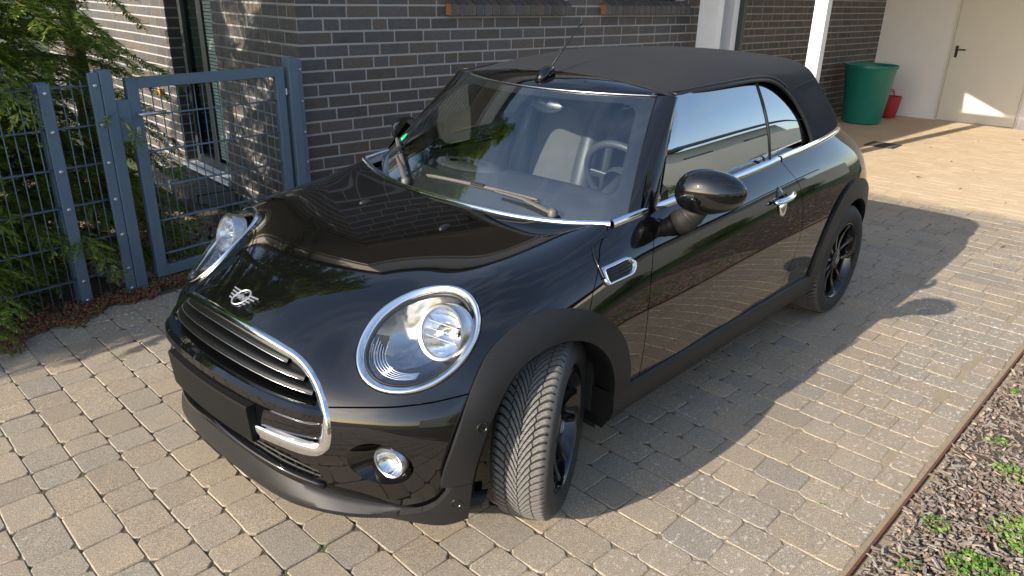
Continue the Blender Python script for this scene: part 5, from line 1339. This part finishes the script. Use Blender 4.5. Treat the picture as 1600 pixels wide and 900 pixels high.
m = MB(); m.tube([(-10.97, -.814, 1.01), (-10.915, -.814, 1.01), (-10.912, -.80, 1.01), (-10.912, -.69, 1.012)], .010, 8); dobj(m, 'door_handle', M['blackp'])
for z in (.16, .25, .34): m = MB(); m.tube([(-10.962, .120, z-.03), (-10.962, .120, z+.03)], .008, 8); dobj(m, 'hinge', M['satin'])
# bins
gb = empty('rain_barrel', (-9.80, -1.565, 0)); tag(gb, 'large green plastic tub standing against the dark brick wall of the carport', 'tub')
m = MB(); m.lathe([(.0005, .012), (.25, .012), (.258, .02), (.262, .05), (.335, .755), (.338, .76), (.352, .765), (.356, .79), (.35, .806), (.335, .806), (.33, .795), (.322, .76), (.26, .06), (.0005, .05)], 64); m.obj('tub_shell', M['greenbin'], gb, auto=35)
rb = empty('red_bucket', (-10.62, -1.47, 0)); tag(rb, 'small red rubber bucket with handles behind the green tub', 'bucket')
m = MB(); m.lathe([(.0005, .01), (.115, .01), (.12, .02), (.155, .30), (.16, .305), (.158, .315), (.148, .31), (.112, .03), (.0005, .02)], 32); m.obj('bucket_shell', M['redbin'], rb, auto=35)
for q in (.3, .3+math.pi):
    c_, s_ = math.cos(q), math.sin(q); m = MB(); m.tube([(c_*.15-s_*a, s_*.15+c_*a, .31+h_) for a, h_ in ((-.045, -.01), (-.04, .05), (-.02, .085), (.02, .085), (.04, .05), (.045, -.01))], .009, 8); m.obj('bucket_handle', M['redbin'], rb, smooth=True)
m = MB(); m.lathe([(.0005, .24), (.14, .24)], 16); m.obj('bucket_contents', M['soil'], rb)

# ---- gate and mesh fence
G0 = np.array([.066, -2.163]); gdv = unit([.9949, .1015]); gnv = np.array([-gdv[1], gdv[0]])
def ga(s, n, z): p = G0+gdv*s+gnv*n; return (float(p[0]), float(p[1]), z)
GR_ = Matrix(((gdv[0], gnv[0], 0), (gdv[1], gnv[1], 0), (0, 0, 1)))
def gbx(m, s0, s1, n0, n1, z0, z1, bev=.003): m.box(ga((s0+s1)/2, (n0+n1)/2, (z0+z1)/2), (s1-s0, n1-n0, z1-z0), GR_, bev)
def local(m, org): m.v = [(p[0]-org[0], p[1]-org[1], p[2]-org[2]) for p in m.v]; return m
def gobj(m, name, mt, par, **k): return local(m, par.location).obj(name, mt, par, **k)
def screws(par, s, zs, n=.005, r_=.011):
    for z in zs:
        m = MB(); m.lathe([(r_, 0), (r_*.85, .006), (r_*.4, .008), (.0005, .008)], 10, Matrix.Translation(ga(s, n, z)) @ GR_.to_4x4() @ Matrix.Rotation(-math.pi/2, 4, 'X')); gobj(m, 'screw', M['zinc'], par, smooth=True)
gate = empty('garden_gate', ga(-.56, 0, 0)); tag(gate, 'blue grey metal garden gate with wire mesh infill and silver lever handle', 'gate')
m = MB(); gbx(m, -.125, -.062, -.02, .02, .05, 1.185); gobj(m, 'gate_stile', M['steelblue'], gate)
m = MB(); gbx(m, -1.066, -1.003, -.02, .02, .05, 1.185); gobj(m, 'gate_stile', M['steelblue'], gate)
m = MB(); gbx(m, -1.0028, -.1252, -.0195, .0195, 1.127, 1.1848); gobj(m, 'gate_rail', M['steelblue'], gate)
m = MB(); gbx(m, -1.0028, -.1252, -.0195, .0195, .05, .11); gobj(m, 'gate_rail', M['steelblue'], gate)
for k in range(17): m = MB(); s = -.152-.0505*k; m.tube([ga(s, 0, .105), ga(s, 0, 1.13)], .003, 6); gobj(m, 'mesh_wire', M['steelblue'], gate, smooth=True)
for z in (.98, .78, .58, .38, .18):
    for n_ in (-.007, .007): m = MB(); m.tube([ga(-1.005, n_, z), ga(-.123, n_, z)], .0042, 6); gobj(m, 'mesh_bar', M['steelblue'], gate, smooth=True)
m = MB(); gbx(m, -.066, .012, -.026, .026, .855, 1.075, .006); gobj(m, 'lock_case', M['steelblue'], gate)
m = MB(); m.tube([ga(-.095, .02, .995), ga(-.095, .060, .995), ga(-.105, .064, .996), ga(-.225, .064, .997)], [.009, .009, .0105, .009], 10); gobj(m, 'gate_handle', M['zinc'], gate, smooth=True)
m = MB(); m.tube([ga(-.095, -.02, .995), ga(-.095, -.060, .995), ga(-.105, -.064, .996), ga(-.225, -.064, .997)], [.009, .009, .0105, .009], 10); gobj(m, 'gate_handle', M['zinc'], gate, smooth=True)
m = MB(); m.box(ga(-.088, .022, .905), (.020, .006, .045), GR_, .004); m.lathe([(.009, 0), (.009, .006), (.0005, .007)], 10, Matrix.Translation(ga(-.088, .024, .913)) @ GR_.to_4x4() @ Matrix.Rotation(-math.pi/2, 4, 'X')); gobj(m, 'lock_cylinder', M['zinc'], gate)
for z in (.20, 1.03):
    m = MB(); m.tube([ga(-1.09, .012, z), ga(-1.05, .012, z)], .008, 8); m.tube([ga(-1.078, .012, z-.02), ga(-1.078, .012, z+.02)], .010, 8); gobj(m, 'gate_hinge', M['zinc'], gate)
gp1 = empty('gate_post', ga(.045, 0, 0)); tag(gp1, 'blue grey steel gate post on the latch side with a screwed cover strip', 'gate post')
m = MB(); gbx(m, -.002-.0+.014, .075, -.035, .035, -.05, 1.235); gobj(m, 'post', M['steelblue'], gp1)
m = MB(); gbx(m, .078, .130, .010, .030, -.02, 1.225); gobj(m, 'cover_strip', M['steelblue'], gp1); screws(gp1, .104, (1.16, .96, .76, .56, .36, .16, .04), .030)
gp2 = empty('gate_post', ga(-1.125, 0, 0)); tag(gp2, 'blue grey steel gate post on the hinge side beside the brick corner', 'gate post')
m = MB(); gbx(m, -1.165, -1.095, -.035, .035, -.05, 1.235); gobj(m, 'post', M['steelblue'], gp2)
m = MB(); gbx(m, -1.205, -1.168, -.005, .022, -.02, 1.225); gobj(m, 'cover_strip', M['steelblue'], gp2); screws(gp2, -1.186, (1.16, .96, .76, .56, .36), .022, .009)
fence = empty('mesh_fence', ga(.8, 0, 0)); tag(fence, 'blue grey double wire mesh fence in front of the conifer hedge', 'fence')
for z in (1.16, .96, .76, .56, .36, .16):
    for n_ in (-.008, .008): m = MB(); m.tube([ga(.10, n_, z), ga(3.2, n_, z)], .0042, 6); gobj(m, 'mesh_bar', M['steelblue'], fence, smooth=True)
for k in range(61): m = MB(); s = .16+.05*k; m.tube([ga(s, 0, .02), ga(s, 0, 1.19 if True else 1.165)], .003, 6); gobj(m, 'mesh_wire', M['steelblue'], fence, smooth=True)
for s in (.345, 2.35):
    m = MB(); gbx(m, s-.03, s+.03, -.055, -.012, -.05, 1.19); p_ = gobj(m, 'fence_post', M['steelblue'], fence)
    m = MB(); gbx(m, s-.029, s+.029, .012, .022, .0, 1.185); gobj(m, 'cover_strip', M['steelblue'], fence); screws(fence, s, (1.14, .95, .75, .55, .35, .15, .04), .022)
# orange tag seen through the gate
m = MB(); m.lathe([(.0005, 0), (.022, 0), (.022, .012), (.0005, .014)], 14, Matrix.Translation(F0.tolist()+[0]) @ Matrix.Identity(4)); 
ob = MB(); p_ = F0-Nn_*2.75+np.array([.99687, -.079])*.03; ob.box((p_[0], p_[1], .72), (.03, .05, .075), None, .012); tag(ob.obj('orange_tag', M['orange']), 'small orange plastic plug on the brick side wall seen through the gate', 'plug')

# ---- stuff on the ground: numpy scatter of small solids
def scatter(name, mt, pts, size, shape, seed=0, tilt=.5, kind='stuff', parent=None):
    """pts (n,3), size (n,3), shape: (V,F) unit solid"""
    r_ = np.random.default_rng(seed); n = len(pts); V0, F0_ = shape; V0 = np.array(V0, float); F0_ = np.array(F0_)
    a = r_.uniform(0, 2*np.pi, n); tx = r_.normal(0, tilt, n); ty = r_.normal(0, tilt, n)
    ca, sa, cx, sx, cy, sy = np.cos(a), np.sin(a), np.cos(tx), np.sin(tx), np.cos(ty), np.sin(ty)
    Z = np.zeros(n); O = np.ones(n)
    Rz = np.stack([np.stack([ca, -sa, Z], -1), np.stack([sa, ca, Z], -1), np.stack([Z, Z, O], -1)], 1)
    Rx = np.stack([np.stack([O, Z, Z], -1), np.stack([Z, cx, -sx], -1), np.stack([Z, sx, cx], -1)], 1)
    Ry = np.stack([np.stack([cy, Z, sy], -1), np.stack([Z, O, Z], -1), np.stack([-sy, Z, cy], -1)], 1)
    Rm = Rz@Rx@Ry; P = V0[None]*size[:, None, :]; P = P*(1+r_.normal(0, .12, (n, len(V0), 1))); P = np.einsum('nij,nkj->nki', Rm, P)+pts[:, None, :]
    F = (F0_[None]+(np.arange(n)*len(V0))[:, None, None]).reshape(-1, F0_.shape[1])
    me = numesh(name, P.reshape(-1, 3), F, mt, False); o = link(name, me, parent)
    if kind: tag(o, kind=kind)
    return o
cube = ([(x, y, z) for z in (-.5, .5) for y in (-.5, .5) for x in (-.5, .5)], [(0, 2, 3, 1), (4, 5, 7, 6), (0, 1, 5, 4), (2, 6, 7, 3), (0, 4, 6, 2), (1, 3, 7, 5)])
chip = ([(-.5, -.3, -.5), (.4, -.5, -.5), (.5, .35, -.5), (-.35, .5, -.5), (-.45, -.3, .5), (.35, -.4, .4), (.45, .35, .5), (-.35, .4, .35)], [(0, 3, 2, 1), (4, 5, 6, 7), (0, 1, 5, 4), (1, 2, 6, 5), (2, 3, 7, 6), (3, 0, 4, 7)])
g8 = (1+5**.5)/2; ico = ([(-1, g8, 0), (1, g8, 0), (-1, -g8, 0), (1, -g8, 0), (0, -1, g8), (0, 1, g8), (0, -1, -g8), (0, 1, -g8), (g8, 0, -1), (g8, 0, 1), (-g8, 0, -1), (-g8, 0, 1)], [(0, 11, 5), (0, 5, 1), (0, 1, 7), (0, 7, 10), (0, 10, 11), (1, 5, 9), (5, 11, 4), (11, 10, 2), (10, 7, 6), (7, 1, 8), (3, 9, 4), (3, 4, 2), (3, 2, 6), (3, 6, 8), (3, 8, 9), (4, 9, 5), (2, 4, 11), (6, 2, 10), (8, 6, 7), (9, 8, 1)]); ico = (np.array(ico[0])/3.8, ico[1])
leaf = ([(0, 0, 0), (.5, .32, .12), (1, 0, .05), (.5, -.32, .12)], [(0, 3, 2, 1)])
def kerb_y(x): return 1.668-.028*(x+.46)
rg = np.random.default_rng(5)
# mulch bed
n_ = 60; m = MB(); xs = np.linspace(4.5, -11.3, n_)
m.grid([[(x, kerb_y(x)+.012+d, -.018+(.02 if 0 < d < 2 else 0)+.012*math.sin(x*3+d*4)) for d in (0, .05, .3, .7, 1.2, 1.7)] for x in xs]); tag(m.obj('mulch_bed', M['soil'], smooth=True), kind='structure')
n_ = 38000; x = np.concatenate([rg.uniform(-3.4, .6, 31000), rg.uniform(-9, 4, n_-31000)]); d = rg.uniform(.01, 1.6, n_); d[:31000] = rg.uniform(.006, 1.1, 31000)
P_ = np.stack([x, kerb_y(x)+.014+d, rg.uniform(-.010, .022, n_)], 1)
sz = np.stack([rg.gamma(3.2, .0066, n_).clip(.007, .058), rg.uniform(.004, .015, n_), rg.uniform(.002, .006, n_)], 1); scatter('bark_mulch', M['bark'], P_, sz, chip, 1, .38)
n_ = 900; x = rg.uniform(-3.4, 1.0, n_); d = rg.uniform(.02, 1.25, n_); P_ = np.stack([x, kerb_y(x)+.014+d, rg.uniform(.005, .026, n_)], 1)
sz = np.stack([rg.uniform(.03, .09, n_), rg.uniform(.002, .004, n_), rg.uniform(.002, .004, n_)], 1); scatter('dry_twigs', M['twig'], P_, sz, cube, 2, .12)
# rusty edging strip
m = MB(); xs = np.linspace(4.6, -11.3, 40)
for a, b in zip(xs, xs[1:]): 
    m.add([(a, kerb_y(a), -.05), (a, kerb_y(a), .014), (a, kerb_y(a)+.009, .014), (a, kerb_y(a)+.009, -.05), (b, kerb_y(b), -.05), (b, kerb_y(b), .014), (b, kerb_y(b)+.009, .014), (b, kerb_y(b)+.009, -.05)], [(0, 4, 5, 1), (1, 5, 6, 2), (2, 6, 7, 3)])
tag(m.obj('steel_edging', M['rust']), 'thin rusty steel edging strip between the paving and the bark mulch', 'edging')
# weeds: rosettes of small leaves
def weeds(cx, cy, n, rad, seed, lo=.01, hi=.05, ls=.012):
    r_ = np.random.default_rng(seed); a = r_.uniform(0, 2*np.pi, n); q = rad*np.sqrt(r_.uniform(0, 1, n)); return np.stack([cx+q*np.cos(a), cy+q*np.sin(a), r_.uniform(lo, hi, n)*(1-.5*q/rad)], 1)
WP = []
for k, (wx, wy, wn_, wr) in enumerate([(-1.93, 2.02, 420, .10), (-1.05, 2.05, 600, .12), (-1.2, 2.20, 700, .14), (-.75, 1.97, 500, .10), (-.55, 2.08, 700, .12), (-.33, 1.98, 300, .08), (-.90, 1.80, 60, .04), (-1.42, 1.92, 120, .06), (-1.62, 1.84, 50, .04), (-.28, 1.86, 120, .06), (-2.4, 2.1, 300, .12), (-2.15, 1.80, 30, .02), (-.62, 1.80, 40, .04), (-.1, 2.2, 500, .15), (-1.55, 2.3, 500, .15), (-.9, 2.4, 700, .2), (-3.2, 2.0, 300, .1), (-2.8, 2.4, 500, .2)]):
    WP.append(weeds(wx, wy, wn_, wr, 50+k))
WP = np.concatenate(WP); n_ = len(WP); sz = rg.uniform(.009, .022, n_)[:, None]*np.ones(3); tag(scatter('ground_weeds', M['weed'], WP, sz, leaf, 3, .6), kind='stuff')
# tufts in the joints
JP = []
for k in range(60):
    a = random.randint(-4, 40); y = random.uniform(-1.4, 1.5); x, _ = gp(a, y); JP.append(weeds(x, y, random.randint(4, 16), random.uniform(.006, .02), 900+k, -.006, .006))
JP = np.concatenate(JP); n_ = len(JP); scatter('joint_moss', M['weed'], JP, rg.uniform(.004, .009, n_)[:, None]*np.ones(3), leaf, 4, .8)
# sedum strip along the fence
n_ = 15000; s = rg.uniform(-1.0, 3.0, n_)
def fence_xy(s): return G0[None]+np.outer(s, gdv)
B_ = fence_xy(s); wS = np.interp(s, [-1.1, -.15, .3, .85, 3], [.05, .12, .17, .27, .30]); off = rg.uniform(-.16, 1, n_)**1.0; off = np.where(off > 0, off*wS*(1+.25*np.sin(s*17)+.12*np.sin(s*41)), off*.5)
P_ = np.stack([B_[:, 0]+gnv[0]*off, B_[:, 1]+gnv[1]*off, rg.uniform(.0, .045, n_)*(1-.5*np.clip(off/.3, 0, 1))], 1)
scatter('sedum_strip', M['sedum'], P_, rg.uniform(.006, .013, n_)[:, None]*np.array([1, 1, 1.2]), ico, 6, .7)
m = MB(); m.grid([[ga(s, o_, z) for o_, z in ((-4.6, -.02), (-.5, -.012), (.02, .006), (.10, .0))] for s in np.linspace(-1.25, 4, 20)]); tag(m.obj('planting_soil', M['soil']), kind='structure')
# gravel behind the gate
n_ = 4200; a = rg.uniform(-.95, .1, n_); b = rg.uniform(-3.4, -.06, n_); B_ = G0[None]+np.outer(a, gdv)+np.outer(b, gnv)
P_ = np.stack([B_[:, 0], B_[:, 1], rg.uniform(-.004, .016, n_)], 1); scatter('gravel', M['pebble'], P_, rg.uniform(.022, .050, n_)[:, None]*rg.uniform(.6, 1.1, (n_, 3)), ico, 7, .9)
# small litter on the drive
n_ = 46; P_ = np.stack([rg.uniform(-10.5, -2.5, n_), rg.uniform(-1.0, 1.6, n_), np.full(n_, .006)], 1); scatter('fallen_leaves', M['twig'], P_, rg.uniform(.02, .05, n_)[:, None]*np.array([1, 1, .6]), leaf, 8, .4)

# ---- conifers
def conifer(name, base, height, limbs, reach, label, seed, cat='conifer', zmin=.15, asp=None, leafm='conifer', dens=1.0, group=None, Lmax=None):
    r_ = np.random.default_rng(seed); tr = empty(name, base); tag(tr, label, cat, group)
    m = MB(); m.tube([(0, 0, 0), (.02, .01, height*.35), (-.02, .02, height*.7), (0, 0, height*.98)], [.075, .055, .035, .012], 9); m.obj('trunk', M['trunk'], tr, smooth=True)
    Lv = []; Br = MB()
    for k in range(limbs):
        h = zmin+(height-zmin)*(k+r_.uniform(0, 1))/limbs; az = r_.uniform(0, 2*np.pi) if asp is None else asp[k % len(asp)][0]+r_.normal(0, asp[k % len(asp)][1])
        L = (reach*(1-.72*(h/height)**1.4)+.12)*r_.uniform(.7, 1.08)
        d = np.array([math.cos(az), math.sin(az)]); n = max(6, int(L/.035)); t = np.linspace(0, 1, n)
        wob = r_.normal(0, .05, 2); X = np.outer(t*L, d)+np.outer(np.sin(t*3)*.1, wob); Z = h+.16*L*np.sin(t*1.9)-.42*L*t**2.2*r_.uniform(.6, 1.25)
        AX = np.concatenate([X, Z[:, None]], 1); Br.tube([tuple(p) for p in AX[::3]], list(np.linspace(.012, .002, len(AX[::3]))), 4, cap=False)
        T = np.gradient(AX, axis=0); T /= np.linalg.norm(T, axis=1)[:, None]
        side_ = np.cross(T, [0, 0, 1.]); side_ /= np.linalg.norm(side_, axis=1)[:, None]
        for i in range(int(n*.12), n):
            for sg in (1, -1):
                if r_.random() > .96*dens: continue
                l2 = (.22*math.sin(math.pi*min(1, .15+.85*t[i])**.8)+.07)*r_.uniform(.6, 1.2)*min(1, .5+L)
                dirv = unit(T[i]*r_.uniform(.5, .9)+side_[i]*sg*r_.uniform(.6, 1)+np.array([0, 0, r_.uniform(-.35, .25)]))
                m2 = max(4, int(l2/.0085)); tt = np.linspace(.05, 1, m2)[:, None]; C2 = AX[i]+dirv*l2*tt+np.array([0, 0, -.28*l2])*tt**2
                sd2 = unit(np.cross(dirv, [r_.normal(0, .25), r_.normal(0, .25), 1]))
                # third order twiglets carrying leaflets
                for sg2 in (1, -1):
                    ll = (.040*(1-.72*tt[:, 0])+.010)*r_.uniform(.7, 1.3, m2)
                    dv = dirv*.75+sd2*sg2*.8+r_.normal(0, .16, (m2, 3)); dv /= np.linalg.norm(dv, axis=1)[:, None]
                    up = np.cross(dv, sd2*sg2+r_.normal(0, .3, (m2, 3))); up = np.cross(dv, np.cross(np.array([r_.normal(0, .35), r_.normal(0, .35), 1.]), dv)); 
                    wv = np.cross(dv, up); wv /= np.maximum(np.linalg.norm(wv, axis=1)[:, None], 1e-6); w_ = ll[:, None]*.135
                    Lv.append(np.stack([C2, C2+dv*ll[:, None]*.5+wv*w_, C2+dv*ll[:, None], C2+dv*ll[:, None]*.5-wv*w_], 1))
                Lv.append(np.stack([C2, C2+dirv*.008+sd2*.0022, C2+dirv*.016, C2+dirv*.008-sd2*.0022], 1))
    Lv = np.concatenate(Lv).reshape(-1, 3); F = np.arange(len(Lv)).reshape(-1, 4); me = numesh('crown', Lv, F, M[leafm], False); cr_ = link('crown', me, tr)
    Br.obj('limb_set', M['trunk'], tr); return tr, len(F)
tot = 0
A1 = [(math.pi/2, .9), (math.pi/2-.5, .7), (math.pi/2+.9, .6), (-.5, 1.2), (math.pi, .6)]
for (nm, base, h, lm, rc, lab, sd, lf) in (
    ('hemlock_tree', (.62, -2.95, 0), 3.9, 135, 1.12, 'drooping green conifer with fresh yellow tips behind the mesh fence nearest the gate', 11, 'conifer'),
    ('hemlock_tree', (1.55, -2.95, 0), 3.5, 110, 1.10, 'tall green conifer at the left picture edge behind the mesh fence', 12, 'conifer'),
    ('hemlock_tree', (2.85, -3.05, 0), 2.6, 60, 1.1, 'conifer added out of view at the left to shade the mesh fence', 14, 'conifer_dark'),  # unseen tree put in to keep sun off the fence
    ('hemlock_tree', (1.02, -2.72, 0), 1.75, 75, .80, 'low bushy conifer pressed against the mesh fence below the taller ones', 16, 'conifer'),
    ('hemlock_tree', (-.30, -3.75, 0), 5.4, 75, 1.7, 'tallest conifer with high limbs overhanging the garden gate', 19, 'conifer'),
    ('hemlock_tree', (2.15, -2.50, 0), 2.1, 75, .98, 'low conifer added to the hedge out of view to shade the paving', 17, 'conifer_dark'),  # unseen low row added to fill the shade band along the fence
    ('hemlock_tree', (3.15, -2.45, 0), 2.1, 60, .95, 'second low conifer added to the hedge out of view to shade the paving', 18, 'conifer_dark'),  # added out of view for the same shade band
    ('hemlock_tree', (1.8, -4.7, 0), 4.6, 60, 1.3, 'tall dark conifer added out of view to shade the brick side wall', 15, 'conifer_dark'),  # unseen tree placed to block sun from the side wall
    ('hemlock_tree', (.35, -4.1, 0), 4.4, 115, 1.25, 'dark conifer standing deeper in the garden by the brick side wall', 13, 'conifer_dark')):
    _, k = conifer(nm, base, h, lm, rc, lab, sd, zmin=(2.55 if h > 5 else .15), asp=A1 if lf == 'conifer' else None, leafm=lf, dens=.82, group='conifers behind the fence'); tot += k

# ---- the other side of the drive, seen in the car's reflections
lw = MB(); lw.grid([[(x, y, -.02+.01*math.sin(x*2+y)) for y in (3.3, 4.2, 6, 9, 14)] for x in np.linspace(6, -14, 12)]); tag(lw.obj('lawn', M['grass'], smooth=True), kind='structure')
def shrub(base, r0, h, n, lab, seed, nm='garden_shrub'):
    t_ = empty(nm, base); tag(t_, lab, 'shrub', 'shrubs across the drive'); r_ = np.random.default_rng(seed)
    u = r_.normal(0, 1, (n, 3)); u /= np.linalg.norm(u, axis=1)[:, None]; q = r_.uniform(.35, 1, n)**.5*(1+.25*np.sin(5*u[:, 0]+seed)*np.cos(4*u[:, 1]))
    P = u*q[:, None]*np.array([r0, r0, h/2])+np.array([0, 0, h/2]); L = r_.uniform(.03, .07, n)
    a = r_.normal(0, 1, (n, 3)); a /= np.linalg.norm(a, axis=1)[:, None]; b = np.cross(a, u); b /= np.maximum(np.linalg.norm(b, axis=1)[:, None], 1e-6)
    V = np.stack([P, P+(a+.6*b)*L[:, None]*.5, P+a*L[:, None], P+(a-.6*b)*L[:, None]*.5], 1).reshape(-1, 3); link('foliage', numesh('foliage', V, np.arange(len(V)).reshape(-1, 4), M['shrub'], False), t_)
    m = MB()
    for k in range(6): an_ = k*1.05; m.tube([(0, 0, 0), (r0*.4*math.cos(an_), r0*.4*math.sin(an_), h*.5), (r0*.7*math.cos(an_), r0*.7*math.sin(an_), h*.8)], [.02, .012, .004], 5)
    m.obj('stem', M['trunk'], t_)
for k, (x, y, r0, h) in enumerate([(-.2, 4.4, .6, 1.0), (-1.9, 4.7, .6, .9), (-4.6, 4.6, .45, .6), (-7.2, 4.7, .5, .7), (1.8, 4.6, .8, 1.3), (-10.5, 4.8, .5, .7)]): shrub((x, y, 0), r0, h, 4200, ['low round green shrub on the lawn across the drive', 'broad green shrub before the white neighbouring house', 'small loose shrub beside the mulch bed', 'compact green shrub near the carport', 'green shrub on the lawn opposite the car bonnet', 'rounded shrub at the far end of the lawn'][k], 70+k)
nb = empty('neighbour_house', (-12.0, 10.0, 0)); tag(nb, 'white rendered neighbouring house with dark pitched roof across the lawn', 'house')
m = MB(); m.box((0, 0, 1.5), (10, 5, 3.0)); m.obj('wall', M['whitewall2'], nb)
m = MB(); m.add([(-5.6, -3.1, 3.0), (5.6, -3.1, 3.0), (5.6, 0, 4.2), (-5.6, 0, 4.2), (-5.6, 3.1, 3.0), (5.6, 3.1, 3.0), (-5.6, -3.1, 3.2), (5.6, -3.1, 3.2), (5.6, 0, 4.4), (-5.6, 0, 4.4), (-5.6, 3.1, 3.2), (5.6, 3.1, 3.2)], [(0, 1, 2, 3), (3, 2, 5, 4), (6, 9, 8, 7), (9, 10, 11, 8), (0, 6, 7, 1), (4, 5, 11, 10), (0, 3, 9, 6), (3, 4, 10, 9), (1, 7, 8, 2), (2, 8, 11, 5)]); m.obj('roof', M['roofdark'], nb)
for x in (-3.6, -.8, 1.6, 3.9):
    m = MB(); m.box((x, -2.53, 1.65), (1.2, .08, 1.2)); w_ = m.obj('window', M['winframe'], nb); m = MB(); m.box((x, -2.58, 1.65), (1.05, .02, 1.05)); m.obj('window_pane', M['houseglass'], w_)
gw = MB(); gw.box((-6.5, 5.6, .9), (25, .2, 1.8)); tag(gw.obj('garden_wall', M['whitewall2']), 'low white garden wall across the lawn', 'wall')
